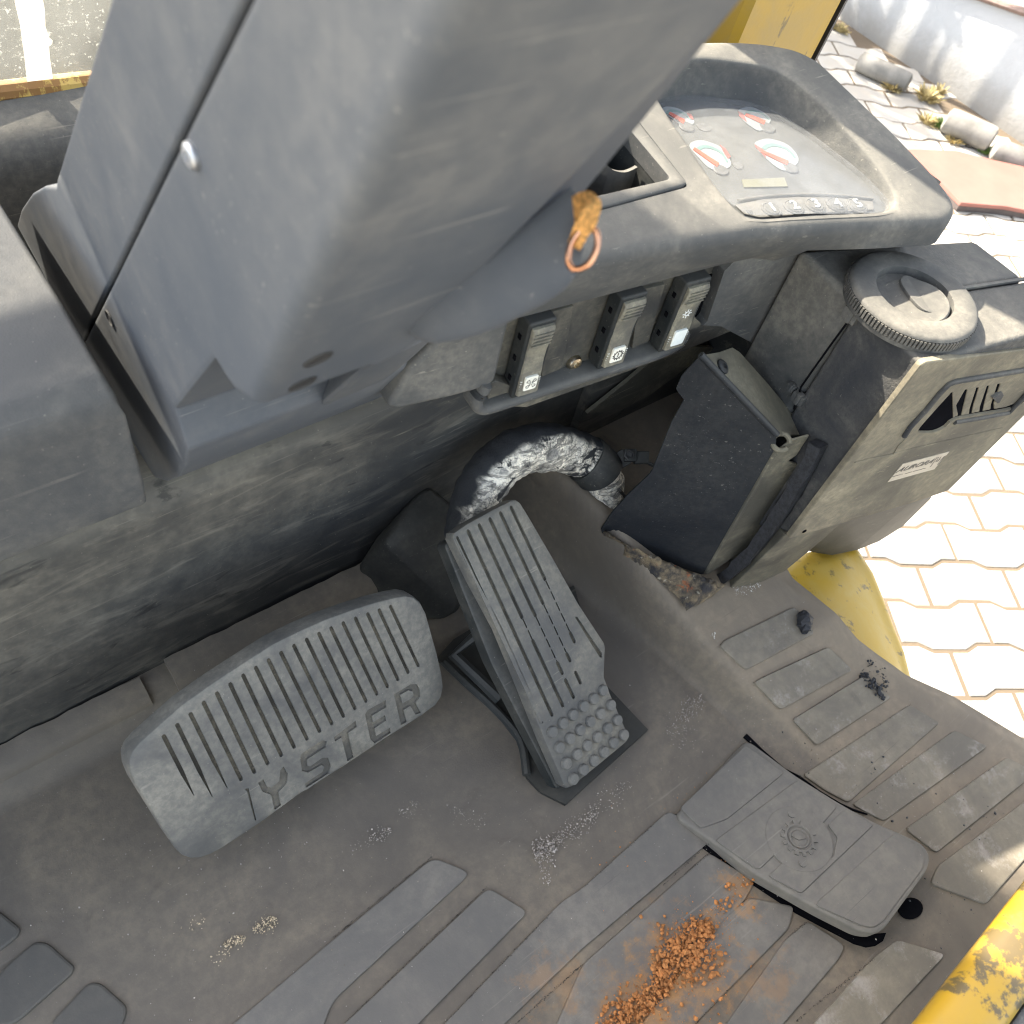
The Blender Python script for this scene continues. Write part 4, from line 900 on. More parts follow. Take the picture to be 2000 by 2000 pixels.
link('foam_body', bm, s.m, ins, ang=80)
# ================================================================== HEATER
ZH = .368
FLc, FRc, NLc = onz((1560, 487), ZH), onz((1905, 467), ZH), onz((1807, 712), ZH)
ed = (onz((2000, 660), ZH) - NLc).normalized(); NRc = NLc + ed * .168
heat = thing('heater_unit', 'boxy dusty cab heater with a round knurled vent on top', 'heater', V((NLc.x + .08, NLc.y + .05, .1)))
VF = Pl(NLc, V((ed.y, -ed.x, 0)), ed)
zb = VF.at((1545, 1049)).z
sm0 = onx((1655, 630), NLc.x + .004); fy = (sm0.y - NLc.y) / (FLc.y - NLc.y)
SL, SR = NLc.lerp(FLc, fy), NRc.lerp(FRc, fy)
def dz_(p, z): return V((p.x, p.y, z))
bm = BM(); hull(bm, [dz_(SL, ZH), dz_(SR, ZH), dz_(FLc, ZH), dz_(FRc, ZH), dz_(SL, .16), dz_(SR, .14), dz_(FLc, .235), dz_(FRc, .20)])
for v in bm.verts: v.co.y += .0007
link('rear_case', bm, M_HEATER, heat, bevel=.006, seg=3)
bm = BM(); xin = V((-ed.y, ed.x, 0)) * .0016
hull(bm, [dz_(NLc + xin, ZH - .001), dz_(NRc + xin, ZH - .001), dz_(SL, ZH - .001), dz_(SR, ZH - .001), dz_(NLc + xin, zb), dz_(NRc + xin, zb - .0), dz_(SL, .10), dz_(SR, .12)])
link('front_case', bm, M_HROUGH, heat, bevel=.004, seg=3)
# vented front face
vo = fillet([VF.uv(p) for p in (c6(665, 1242), c6(1375, 312), c6(1400, 298), c6(1932, 228), c6(2300, 170), c6(1990, 520), c6(1520, 985), c6(1340, 1046))], .003, 3)
vh = spl2([VF.uv(e7(*p)) for p in ((925, 772), (1060, 610), (1215, 440), (1262, 405), (1500, 362), (1932, 285), (2060, 262), (2080, 300), (1990, 430), (1880, 535), (1760, 578), (1500, 622), (1270, 668), (1180, 740), (1080, 786), (980, 792))], 3, True)
bm = BM(); vl = fill(bm, [vo, vh], lambda q: VF.xyz(q, .0008)); loop = vl[0]
for o, wd in ((.0008, .0), (.0008, -.004)):
    nx = [bm.verts.new(VF.xyz(q, wd)) for q in offset2(vo, o)]; strips(bm, loop, nx); loop = nx
loop = vl[1]
for o, wd in ((-.0006, -.001), (-.001, -.014)):
    nx = [bm.verts.new(VF.xyz(q, wd)) for q in offset2(vh, o)]; strips(bm, loop, nx); loop = nx
vf = link('vent_face', bm, M_VENTFACE, heat)
bm = BM(); fill(bm, [offset2(vh, .001)], lambda q: VF.xyz(q, -.0012)); link('vent_hollow', bm, M_HOLE, heat)
bm = BM(); tube(bm, [VF.at(e7(*p)) + VF.n * .0016 for p in ((790, 815), (850, 720), (1000, 560), (1130, 400), (1205, 325), (1260, 302), (1500, 262), (1932, 190), (2150, 150))], .0024, 8); link('vent_rim', bm, M_HROUGH, heat, ang=60)
bm = BM(); tube(bm, [VF.at(e7(*p)) + VF.n * .001 for p in ((1270, 690), (1500, 652), (1780, 600), (1932, 440), (2100, 250))], .0022, 8); link('vent_rim', bm, M_HROUGH, heat, ang=60)
for k, (a, b, c_, d_) in enumerate((((1262, 410), (1385, 395), (1300, 530), (1262, 660)), ((1405, 390), (1490, 378), (1345, 600), (1350, 640)), ((1512, 375), (1590, 362), (1452, 585), (1448, 618)), ((1610, 355), (1690, 340), (1555, 560), (1552, 598)))):
    pts = [a, b, (b[0] - (b[0] - d_[0]) * .75, b[1] + (d_[1] - b[1]) * .6), (d_[0] - 6, d_[1] - 20), d_] if k else [a, b, (1300, 540), (1330, 648), (1265, 662)]
    if k: q = [a, b, (d_[0] + 75, d_[1] - 60), (d_[0] + 70, d_[1] - 14), (d_[0] - 5, d_[1] + 2), (d_[0] + 12, d_[1] - 75)]
    else: q = [a, b, (1300, 545), (1318, 640), (1268, 662)]
    bm = BM(); prism(bm, [VF.at(e7(*p)) - VF.n * .0006 for p in q], -VF.n * .004); link('vent_slat', bm, M_VENTFACE, heat, bevel=.0006)
bm = BM(); prism(bm, [VF.at(e7(*p)) - VF.n * .0004 for p in ((1715, 335), (1932, 295), (2040, 280), (1970, 420), (1870, 520), (1760, 562), (1655, 580), (1650, 530))], -VF.n * .004); link('vent_slat', bm, M_VENTFACE, heat, bevel=.0008)
bm = BM(); prism(bm, [VF.at(e7(*p)) + VF.n * .002 for p in ((1620, 455), (1715, 405), (1730, 430), (1690, 500), (1670, 510))], -VF.n * .005); link('vent_knob', bm, M_HROUGH, heat, bevel=.0008)
# seam line across the face below the vent and one screw
bm = BM(); tube(bm, [VF.at(e7(*p)) + VF.n * .0009 for p in ((330, 1070), (470, 1035), (690, 990), (740, 910), (800, 850))], .0007, 5); tube(bm, [VF.at(e7(*p)) + VF.n * .0009 for p in ((690, 985), (1000, 905), (1300, 840), (1720, 745))], .0005, 5); link('mould_line', bm, M_VENTFACE, heat)
screw('screw', VF.at(c6(745, 1203)) + VF.n * .0008, VF.n, .0022, M_HOLE, heat, .0008)
# maker's label
lbq = [VF.at(g1(*p)) for p in ((140, 960), (500, 530), (1600, 238), (1240, 655))]
bm = BM(); prism(bm, [p + VF.n * .0014 for p in lbq], -VF.n * .0008); lab = link('maker_label', bm, M_LABEL, heat)
bu = (VF.at(g1(1150, 510)) - VF.at(g1(330, 735))).normalized(); lc = VF.at(g1(795, 575)); lh = (VF.at(g1(1190, 420)) - VF.at(g1(1100, 545))).length
tb = textbm('AURORA', lh * 1.15, lc, bu, VF.n.cross(bu), .0015, .0002, .35)
xs = [(v.co - lc).dot(bu) for v in tb.verts]; k = (VF.at(g1(1210, 490)) - VF.at(g1(370, 720))).length / (max(xs) - min(xs))
for v in tb.verts: v.co += bu * ((v.co - lc).dot(bu) * (k - 1))
link('lettering', tb, M_INK, lab, smooth_=False)
bm = BM()
def lbar(a, b, w_): 
    a, b = VF.at(g1(*a)) + VF.n * .0016, VF.at(g1(*b)) + VF.n * .0016; t = (b - a).normalized().cross(VF.n) * w_; prism(bm, [a + t, b + t, b - t, a - t], -VF.n * .0002)
for a, b in (((250, 830), (440, 778)), ((470, 775), (500, 762)), ((545, 762), (710, 712)), ((740, 705), (950, 650)), ((965, 640), (1035, 628))): lbar(a, b, .0003)
for a, b in (((1150, 595), (1310, 365)), ((1275, 480), (1345, 365)), ((1320, 470), (1400, 355)), ((1290, 470), (1390, 410)), ((1310, 545), (1470, 350)), ((1345, 545), (1500, 335))): lbar(a, b, .00035)
link('label_print', bm, M_INK, lab, smooth_=False)
# round louvre on top
zc = ZH + .013
pl_, pr_, pt_, pb_ = onz(e6(275, 330), zc - .006), onz(e6(1512, 890), zc), onz(e6(560, 158), zc + .002), onz(e6(1320, 1040), zc - .003)
CC = (pl_ + pr_ + pt_ + pb_) / 4; CR = sum((p - CC).xy.length for p in (pl_, pr_, pt_, pb_)) / 4; CC.z = ZH
lv = bpy.data.objects.new('round_vent', None); COL.objects.link(lv); lv.parent = heat; lv.location = CC - wloc(heat)
bm = BM(); lathe(bm, CC, (0, 0, 1), [(CR * .985, -.002), (CR * .985, .001), (CR * .965, .0015), (CR * .965, .0085), (CR * .99, .0090), (CR * .975, .0108), (CR * .93, .0120), (CR * .80, .0124), (CR * .63, .0122), (CR * .60, .0116), (CR * .585, .009), (CR * .58, .0055), (0, .0055)], 96); vr = link('vent_ring', bm, M_CAP, lv, ang=50)
bm = BM()
for k in range(104):
    a = 2 * math.pi * k / 104; box(bm, CC + V((math.cos(a), math.sin(a), 0)) * CR * .972 + V((0, 0, .0052)), (.0034, .0017, .0066), (V((math.cos(a), math.sin(a), 0)), V((-math.sin(a), math.cos(a), 0)), V((0, 0, 1))))
kn = link('knurling', bm, M_CAP, lv); kn['kind'] = 'stuff'
dn = V((-.16, .12, 1)).normalized()
bm = BM(); lathe(bm, CC + V((-.004, -.004, .0072)), dn, [(CR * .50, -.002), (CR * .52, .0005), (CR * .50, .0016), (0, .002)], 56); link('vent_disc', bm, M_CAP, lv)
tb_ = onz(e6(1010, 590), CC.z + .012)
bm = BM(); lp = spl2([(0, 0)] and [((onz(e6(*p), CC.z + .0115) - CC).x, (onz(e6(*p), CC.z + .0115) - CC).y) for p in ((775, 455), (860, 395), (1000, 480), (1160, 600), (1250, 720), (1180, 770), (1010, 755), (880, 640))], 4, True)
prism(bm, [CC + V((a, b, .0105 - .10 * a)) for a, b in lp], (0, 0, -.003)); link('louvre_plate', bm, M_CAP, lv, bevel=.0008)
bm = BM(); prism(bm, [onz(e6(*p), CC.z + .0120) for p in ((1075, 580), (1120, 600), (1240, 730), (1215, 765), (1170, 760))], (0, 0, -.003)); link('finger_tab', bm, M_HROUGH, lv, bevel=.0006)
bm = BM(); box(bm, SL.lerp(SR, .78) + V((0, .0, .0004)), ((SR - SL).length * .5, .003, .0022), ((SR - SL).normalized(), V((-(SR - SL).y, (SR - SL).x, 0)).normalized(), V((0, 0, 1)))); link('lid_seam', bm, M_HEATER, heat, bevel=.0006)
# clips that hold the two case halves together
def clip(p, z, s):
    q = onpl(p, SL, V((-1, .06, 0))); bm = BM(); ax_ = (V((0, 1, 0)), V((0, 0, 1)), V((1, 0, 0)))
    box(bm, q + V((-.002, 0, 0)), (.013 * s, .010 * s, .007), ax_); box(bm, q + V((-.004, -.001, .001)), (.005 * s, .012 * s, .006), ax_); link('case_clip', bm, M_HEATER, heat, bevel=.0012)
clip(c6(1010, 35), 0, 1.0); clip(c6(728, 485), 0, .9); clip(c6(690, 425), 0, .6)
bm = BM(); tube(bm, [onpl(p, SL + V((-.0012, 0, 0)), V((-1, .06, 0))) for p in (c6(985, 75), c6(900, 190), c6(800, 330), c6(730, 430), c6(690, 550))], .0008, 6); link('case_seam', bm, M_HOLE, heat)
# lower shroud, drain duct and tarry hose under the heater
shp = [VF.at(c6(668, 1240)), VF.at(c6(800, 1200)), VF.at(c6(1000, 1150))]
bm = BM(); hull(bm, [p + V((0, .004, -.002)) for p in shp] + [onz(c6(640, 1425), .045), onz(c6(760, 1325), .06), onz(c6(480, 1500), .042), onz(c6(335, 1530), .040), onz(c6(500, 1330), .05), V((.60, .24, .10)), V((.66, .22, .05)), V((.60, .22, .045))]); link('lower_shroud', bm, M_FLANGE, heat, bevel=.006, seg=3, ang=50)
dpl = NLc + V((.0, .03, 0)); vin = -VF.n * .004
bm = BM(); hull(bm, [VF.at(c6(690, 1225)) + vin, VF.at(c6(1420, 1005)) + vin, VF.at(c6(690, 1225)) + vin * 6, VF.at(c6(1420, 1005)) + vin * 9] + [onpl(p, dpl, VF.n) for p in (c6(690, 1290), c6(800, 1322), c6(910, 1338), c6(1010, 1318), c6(1150, 1262), c6(1280, 1180), c6(1390, 1070), c6(1448, 1015))] + [onpl(p, dpl + V((0, .04, 0)), VF.n) for p in (c6(800, 1290), c6(1100, 1200), c6(1390, 1040))])
link('lower_case', bm, M_BLACK, heat, bevel=.006, seg=3, ang=50)
bm = BM(); bp_ = [onpl(p, dpl - V((0, .0015, 0)), VF.n) for p in (c6(1040, 1140), c6(1230, 1085), c6(1040, 1270), c6(880, 1325), c6(830, 1315))]; prism(bm, bp_, (0, .006, 0)); link('dusty_band', bm, M_BOOT, heat, bevel=.001)
tar = thing('rubber_seal', 'tarry black rubber seal running down between the guard and heater', 'rubber seal', onz(c6(330, 1470), .045))
HLP = lambda p: onpl(p, NLc + V((-.010, 0, 0)), V((-1, .06, 0)))
TPL = Pl(NLc + V((-.011, 0, 0)), V((-1, .06, 0)))
bm = BM(); prism(bm, [TPL.at(c6(*p)) for p in ((715, 870), (770, 730), (835, 760), (765, 910), (665, 1085), (560, 1235), (440, 1390), (330, 1480), (210, 1555), (150, 1588), (105, 1560), (205, 1498), (330, 1400), (440, 1290), (570, 1095))], (.009, 0, 0))
bmesh.ops.subdivide_edges(bm, edges=bm.edges[:], cuts=3)
for v in bm.verts: v.co += V((mnoise.noise(v.co * 120), mnoise.noise(v.co * 120 + V((9, 0, 0))), mnoise.noise(v.co * 120 + V((0, 9, 0))))) * .002
link('seal_body', bm, M_TAR, tar, ang=50)
# ================================================================== TRUCK BODY ROUND THE FLOOR
body = thing('truck_body', 'yellow truck body below the right edge of the floor mat', 'truck body')
bm = BM()
fl_ = [onz(p, -.022) for p in (c6(560, 1330), c6(680, 1400), c6(820, 1530), c6(960, 1660), c6(1100, 1800), c6(1210, 1930), c9(1500, 260), c9(1932, 420))]
fr_ = [onz(p, -.05) for p in (c6(880, 1300), c6(1010, 1322), c6(1090, 1450), c6(1150, 1600), c6(1210, 1760), c6(1258, 1880), c9(1300, 120), c9(1700, 330))]
def fend(u, v):
    t = u * 7; i = min(6, int(t)); f = t - i
    a = fl_[i].lerp(fl_[i + 1], f) - V((.06, 0, .004)); b = fr_[i].lerp(fr_[i + 1], f)
    if v < .4: return a.lerp(b, v / .4) + V((0, 0, .010 * math.sin(v / .4 * 3.14)))
    s_ = (v - .4) / .6; ang_ = min(1, s_ * 3) * 1.5
    return b + V((.022 * math.sin(ang_), 0, -.022 * (1 - math.cos(ang_)))) + V((0, 0, -.30 * max(0, s_ - .33)))
quadgrid(bm, fend, 42, 30); link('fender', bm, M_FENDER, body, ang=60)
bm = BM(); ck = [onz(p, -.036) + V((0, 0, .0) ) for p in (c6(1130, 1560), c6(1165, 1590), c6(1172, 1680), c6(1150, 1740), c6(1172, 1800), c6(1185, 1880))]
ck = [p + V((0, 0, .001)) for p in ck]
bm.free()
bm = BM(); box(bm, V((.13, -.05, -.19)), (1.0, .95, .32)); link('chassis', bm, M_STEELDARK, body, bevel=.01)
deck = thing('seat_deck', 'scuffed yellow seat deck edge at the bottom right corner', 'seat deck')
p0, p1 = onz(c9(1250, 1932), .20), onz(c9(1932, 1075), .20); dv_ = (p1 - p0).normalized(); pn_ = V((dv_.y, -dv_.x, 0)); pn_ = pn_ if pn_.y < 0 else -pn_
a_, b_ = p0 - dv_ * .5, p1 + dv_ * .3
prof = [(.022, -.02), (.010, -.004), (.008, .006), (.010, .012), (.018, .017), (.038, .017), (.044, .013), (.046, .004), (.046, -.03)]
bm = BM(); loft(bm, [[p + pn_ * d_ + V((0, 0, z_ - .012)) for d_, z_ in prof] for p in (a_, a_.lerp(b_, .5), b_)]); link('deck_edge', bm, M_YELLOW, deck, ang=50)
bm = BM(); prism(bm, [a_ + pn_ * .0465 + V((0, 0, -.004)), b_ + pn_ * .0465 + V((0, 0, -.004)), b_ + pn_ * .40 + V((0, 0, -.004)), a_ + pn_ * .40 + V((0, 0, -.004))], (0, 0, -.04)); link('deck_panel', bm, M_COVER, deck, bevel=.003)
# front right post of the overhead guard
post = thing('guard_post', 'broad scratched yellow steel post rising behind the dashboard', 'post', (.72, .5, .3))
pr0, pr1 = ony((1650, 0), .50), ony((1585, 112), .50); pl0, pl1 = ony((1458, 0), .50), ony((1428, 90), .50); pf1 = ony((1338, 90), .62)
def ext(a, b, z): return b + (a - b) * ((z - b.z) / (a.z - b.z))
bm = BM(); secs = []
for z in (.18, 1.55):
    R_ = V((ext(pr0, pr1, .4).x + (z - .4) * .05, .50 - (z - .4) * .04, z)); L_ = V((pl1.x + (z - .4) * .02, .50 - (z - .4) * .04, z))
    secs.append([R_ + V((0, .006, 0)), R_ + V((-.006, 0, 0)), L_ + V((.010, .0, 0)), L_ + V((.002, .006, 0)), L_ + V((-.004, .03, 0)), L_ + V((-.075, .11, 0)), L_ + V((-.075, .125, 0)), R_ + V((0, .10, 0))])
loft(bm, secs); link('post_plate', bm, M_YELLOW, post, ang=30)
bm = BM(); prism(bm, [V((x, .60, z)) for x, z in ((.503, .2), (.66, .2), (.66, 1.4), (.503, 1.4))], (0, .006, 0)); link('post_shade_plate', bm, M_YELLOW, post)  # yellow plate added behind the dash, sized to shade hood and heater
bm = BM(); loft(bm, [[V((s_[0].x - .001, s_[0].y - .008, s_[0].z)), V((s_[0].x + .006, s_[0].y - .006, s_[0].z)), V((s_[0].x + .006, s_[0].y + .10, s_[0].z)), V((s_[0].x - .001, s_[0].y + .10, s_[0].z))] for s_ in secs]); link('edge_strip', bm, M_RUBBER, post)
# windscreen at the upper left
ws = thing('windscreen', 'scratched dusty windscreen with a white strip standing in for a bright gap and rusty yellow sill', 'windscreen', (0, .7, .34))
YW = .70
def bright_gap_material():
    s = NT('bright gap film'); tl = s.n('ShaderNodeBsdfTranslucent'); tl.inputs[0].default_value = (.82, .80, .74, 1); mx = s.n('ShaderNodeMixShader'); mx.inputs[0].default_value = .6
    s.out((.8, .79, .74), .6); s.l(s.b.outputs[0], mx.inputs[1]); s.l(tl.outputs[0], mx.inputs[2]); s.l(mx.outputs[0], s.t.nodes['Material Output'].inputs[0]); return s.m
def wp(p): return ony(p, YW)
z0 = wp((0, 180)).z; z1 = wp((160, 150)).z
zs = (z0 + z1) / 2
s = NT('dusty scratched glass'); tr = s.n('ShaderNodeBsdfTransparent'); mx = s.n('ShaderNodeMixShader')
sc = s.ramp(s.noise(1, 4, .8, s.vec((140, 100, 240), (.3, .5, .2))), .60, .70, 0, .55); spk = s.ramp(s.noise(170, 3, .7), .62, .70, 0, .6)
fac = s.math('MINIMUM', s.math('ADD', s.math('ADD', sc, spk), s.ramp(s.noise(12, 5, .6), .3, .7, .12, .30)), .9)
tl = s.n('ShaderNodeBsdfTranslucent'); tl.inputs[0].default_value = (.24, .24, .215, 1); mx2 = s.n('ShaderNodeMixShader'); mx2.inputs[0].default_value = .6; s.out((.50, .50, .46), .3); s.l(s.b.outputs[0], mx2.inputs[1]); s.l(tl.outputs[0], mx2.inputs[2]); s.l(fac, mx.inputs[0]); s.l(tr.outputs[0], mx.inputs[1]); s.l(mx2.outputs[0], mx.inputs[2]); s.l(mx.outputs[0], s.t.nodes['Material Output'].inputs[0])
bm = BM(); box(bm, V((-.10, YW, zs + .30)), (.80, .004, .62)); link('pane', bm, s.m, ws, smooth_=False)
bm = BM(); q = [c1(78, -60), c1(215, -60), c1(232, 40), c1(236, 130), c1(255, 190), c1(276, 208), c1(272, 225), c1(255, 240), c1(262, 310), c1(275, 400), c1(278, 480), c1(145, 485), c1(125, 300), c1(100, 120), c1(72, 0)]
prism(bm, [wp(p) + V((0, -.0026, 0)) for p in q], (0, -.0005, 0)); link('white_strip', bm, bright_gap_material(), ws, smooth_=False)  # translucent white film standing in for the bright gap beyond the pane
bm = BM(); a_, b_ = wp(c1(-40, 500)), wp(c1(440, 445)); tube(bm, [a_ - (b_ - a_) * 3, b_ + (b_ - a_) * .15], .0078, 10); link('rusty_sill', bm, M_RUSTBAR, ws)
bm = BM(); box(bm, V((-.10, YW + .006, zs - .020)), (.80, .012, .030)); link('seal', bm, M_RUBBER, ws, bevel=.002)
led = thing('cowl_ledge', 'sunlit grey plastic ledge below the windscreen', 'ledge', (0, .65, .28))
za = ony(c1(0, 760), .66).z
bm = BM(); loft(bm, [[V((x, y, z + (.0))) for y, z in ((.655, .20), (.655, za - .03), (.657, za - .018), (.664, za - .006), (.675, za), (.698, za + .012), (.698, .20))] for x in (-.5, .24)]); link('ledge_shell', bm, M_DASH, led, ang=50)
# steel mast beyond the windscreen; rail and plates added unseen to block the sun
mast = thing('mast', 'dark steel mast beyond the windscreen with added plates blocking the sun', 'mast', (0, 1.05, 0))
bm = BM(); box(bm, V((-.29, 1.05, .55)), (.15, .10, 2.3)); link('rail', bm, M_STEELDARK, mast, bevel=.004)
bm = BM(); box(bm, V((-.17, 1.05, 1.425)), (.24, .06, .77)); link('shade_plate', bm, M_STEELDARK, mast, bevel=.004)
bm = BM(); box(bm, V((.047, 1.05, 1.195)), (.186, .06, .21)); link('shade_plate', bm, M_STEELDARK, mast, bevel=.004)
bm = BM(); box(bm, V((.15, 1.05, -.08)), (.7, .08, .72)); link('crossmember', bm, M_STEELDARK, mast, bevel=.004)
# overhead guard: slatted steel roof that shades the cab
og = thing('overhead_guard', 'steel overhead guard roof above the driver', 'overhead guard', (.15, -.25, 1.6))
for i in range(8):
    bm = BM(); box(bm, V((.15, .46 - i * .20, 1.6)), (1.15, .165, .02)); link('roof_slat', bm, M_STEELDARK, og, bevel=.004)
for x in (-.43, .73):
    bm = BM(); box(bm, V((x, -.25, 1.6)), (.06, 1.62, .06)); link('side_rail', bm, M_STEELDARK, og, bevel=.004)
# ================================================================== PAVEMENT
GZ = -.60
pv = bpy.data.objects.new('pavement', None); COL.objects.link(pv); pv['kind'] = 'structure'; pv['label'] = 'interlocking concrete block pavement in the sun'; pv.location = (1.5, .5, GZ)
bm = BM(); prism(bm, [V((-60, -60, GZ - .0024)), V((60, -60, GZ - .0024)), V((60, 60, GZ - .0024)), V((-60, 60, GZ - .0024))], (0, 0, -.05))
s = NT('block paving far off'); bt = s.n('ShaderNodeTexBrick'); bt.inputs['Scale'].default_value = 5.2; bt.inputs['Mortar Size'].default_value = .02; bt.inputs['Color1'].default_value = (.37, .345, .30, 1); bt.inputs['Color2'].default_value = (.44, .41, .36, 1); bt.inputs['Mortar'].default_value = (.13, .10, .065, 1)
s.l(s.vec((1, 1, 1), (0, 0, .557)), bt.inputs['Vector']); far = s.n('ShaderNodeVectorMath', operation='DISTANCE'); s.l(s.geo.outputs['Position'], far.inputs[0]); far.inputs[1].default_value = (1.4, .4, GZ)
col = s.mix(s.ramp(far.outputs['Value'], 3.2, 3.6), (.105, .078, .05), bt.outputs['Color']); s.out(col, .9, s.bump(s.noise(90, 4), .4, .003))
g_ = link('joint_bed', bm, s.m, pv)
PU, PV_ = V((.848, -.530, 0)), V((.530, .848, 0)); PLn, PW, PA = .196, .0945, .0145
org = onz(c6(1110, 1370), GZ)
def wave(u):                                    # trapezoid edge of the blocks, one period per block
    t = (u / PLn) % 1.0
    return PA * (1 if t < .18 or t > .82 else (-1 if .32 < t < .68 else (1 - 2 * (t - .18) / .14 if t < .5 else -1 + 2 * (t - .68) / .14))) * .5
def paver(start):
    gap = .0042; us = [start + f * PLn for f in ((0, .18, .32, .68, .82, 1.0) if start == 0 else (0, .18, .32, .68, .82, 1.0))]
    us[0] += gap; us[-1] -= gap; lo_ = [(u, wave(u) + gap) for u in us]; hi_ = [(u, wave(u) + PW - gap) for u in us[::-1]]
    return lo_ + hi_
def paver_bm(start, co):
    bm = BM(); o2 = paver(start); inn = offset2(o2, -.002)
    a = [bm.verts.new(co(q, .0)) for q in inn]; b = [bm.verts.new(co(q, -.0016)) for q in o2]; c = [bm.verts.new(co(q, -.012)) for q in o2]
    bm.faces.new(a); strips(bm, a, b); strips(bm, b, c); return bm
protos = [link('paver', paver_bm(st, lambda q, h: PU * q[0] + PV_ * q[1] + V((0, 0, h))), M_PAVER, None, ang=30) for st in (0, PLn * .5)]
def shows(q):
    d = q - EYE; z = -d.dot(CZ)
    if z < .1: return False
    x, y = 1000 + FPX * d.dot(CX) / z, 1000 - FPX * d.dot(CY) / z
    return 1480 < x < 2060 and -60 < y < 1640
XW0 = onz(g3(1420, 1010), GZ).x
cand = []
for j in range(-40, 40):
    for i in range(-24, 26):
        odd = j % 2; q = org + PU * (i * PLn) + PV_ * (j * PW); c = q + PU * (PLn * (.5 + .5 * odd)) + PV_ * PW / 2
        if not (-2.2 < c.x < XW0 - .05 and -2.8 < c.y < 3.9): continue
        cand.append((0 if shows(c) else 1, (c - EYE).length, odd, q))
cand.sort(key=lambda t: t[:2]); used = [False, False]; rest = BM(); npv = 0
for vis, dist_, odd, q in cand:
    if vis == 0 and npv < 300:
        o = protos[odd] if not used[odd] else protos[odd].copy()
        if used[odd]: COL.objects.link(o)
        used[odd] = True; o.parent = pv; o.location = q - pv.location + V((0, 0, random.uniform(-.0015, .0015))); npv += 1
    else:
        b2 = paver_bm(odd * PLn * .5, lambda t, h: q + PU * t[0] + PV_ * t[1] + V((0, 0, h))); me = bpy.data.meshes.new('t'); b2.to_mesh(me); b2.free(); rest.from_mesh(me); bpy.data.meshes.remove(me)
o = link('paver_spread', rest, M_PAVER, pv, smooth_=False); o['kind'] = 'stuff'
# ------------------------------------------------------------------ white wall and what lies at its foot
XW = onz(g3(1420, 1010), GZ).x
wall = thing('white_wall', 'whitewashed wall with blue shadows and a dirty foot', 'wall', (XW, 1.5, GZ))
bm = BM(); box(bm, V((XW + .12, 1.5, GZ + 1.1)), (.24, 12, 2.3)); link('wall_face', bm, M_WALL, wall, bevel=.004)
bm = BM(); a_, b_ = onx(g3(1630, 0), XW), onx(g3(1932, 105), XW); d_ = b_ - a_; tube(bm, [a_ - d_ * 4 + V((-.008, 0, 0)), b_ + d_ * 3 + V((-.008, 0, 0))], .012, 8); link('wall_pipe', bm, plain('brown pipe', (.16, .11, .09), .7), wall)
def logthing(pa, pb, r, label, m=M_LOG):
    a, b = onz(pa, GZ + r), onz(pb, GZ + r); t = thing('concrete_log', label, 'concrete log', (a + b) / 2 - V((0, 0, r)), 'round concrete logs along the wall')
    d = (b - a).normalized(); u = d.orthogonal().normalized(); L_ = (b - a).length
    bm = BM(); lathe(bm, a, d, [(0, -.002), (r * .6, 0), (r * .93, .006), (r, .02), (r * 1.01, L_ * .3), (r * .99, L_ * .7), (r, L_ - .02), (r * .93, L_ - .006), (r * .6, L_), (0, L_)], 28)
    for v in bm.verts: v.co += V((1, 1, 1)).normalized() * mnoise.noise(v.co * 11) * .004
    link('log_body', bm, m, t, ang=50)
logthing(g3(370, 570), g3(850, 790), .032, 'concrete log farthest along the wall, half in shadow')
logthing(g3(1190, 1120), g3(1640, 1330), .040, 'sunlit concrete log with a green weed at its end')
logthing(g3(1640, 1400), g3(2150, 1590), .034, 'dark concrete log beside the pink board')
board = thing('pink_board', 'thin pink board lying on the pavement', 'board', onz((1900, 360), GZ))
bq = [onz(p, GZ + .03) for p in (g3(840, 1402), g3(1300, 1420), g3(1640, 1508), g3(2100, 1605), g3(2200, 2030), g3(1760, 1945), g3(1340, 1910))]
bm = BM(); prism(bm, bq, (0, 0, -.012)); link('board_top', bm, M_BOARD, board, bevel=.001)
bm = BM(); prism(bm, [p + V((0, 0, -.0125)) for p in bq], (0, 0, -.016)); link('board_core', bm, M_BOARDEDGE, board)
def weed(p, n, size, m, label, leafname='leaf_tuft'):
    size *= .42; n *= 2; c = onz(p, GZ); t = thing('weed', label, 'weed', c); bm = BM(); rnd = random.Random(int(p[0] * 7 + p[1]))
    for i in range(n):
        a = rnd.uniform(0, 6.28); r = rnd.uniform(0, size * .5); b = c + V((math.cos(a) * r, math.sin(a) * r, 0)); d = V((math.cos(a), math.sin(a), rnd.uniform(.2, 1.6))).normalized(); L_ = size * rnd.uniform(.35, .9); s_ = d.cross(V((0, 0, 1))).normalized() * L_ * .09
        p1_ = b + d * L_ * .5 + V((0, 0, L_ * .1)); vs = [bm.verts.new(x) for x in (b - s_ * .3, b + s_ * .3, p1_ + s_, b + d * L_, p1_ - s_)]; bm.faces.new(vs)
    link(leafname, bm, m, t, smooth_=False, recalc=False)
weed(g3(1160, 1215), 90, .10, M_LEAF, 'bright green weed at the end of the sunlit concrete log')
weed(g3(690, 840), 90, .12, M_DRYLEAF, 'dry weeds under the shadowed concrete log')
weed(g3(180, 290), 50, .10, M_DRYLEAF, 'yellow weed at the far foot of the wall')
weed(g3(1540, 1430), 60, .09, M_LEAF, 'small weeds between the last two concrete logs')
weed(g3(1130, 880), 40, .09, M_DRYLEAF, 'orange dry leaves at the foot of the wall')
weed(g3(1000, 940), 70, .13, M_DRYLEAF, 'pale dry weeds in front of the gap between logs')
weed(g3(1010, 1160), 50, .10, M_DRYLEAF, 'thin dry weeds left of the green weed')
weed(g3(1270, 1340), 40, .09, M_DRYLEAF, 'scattered dry weeds above the pink board')
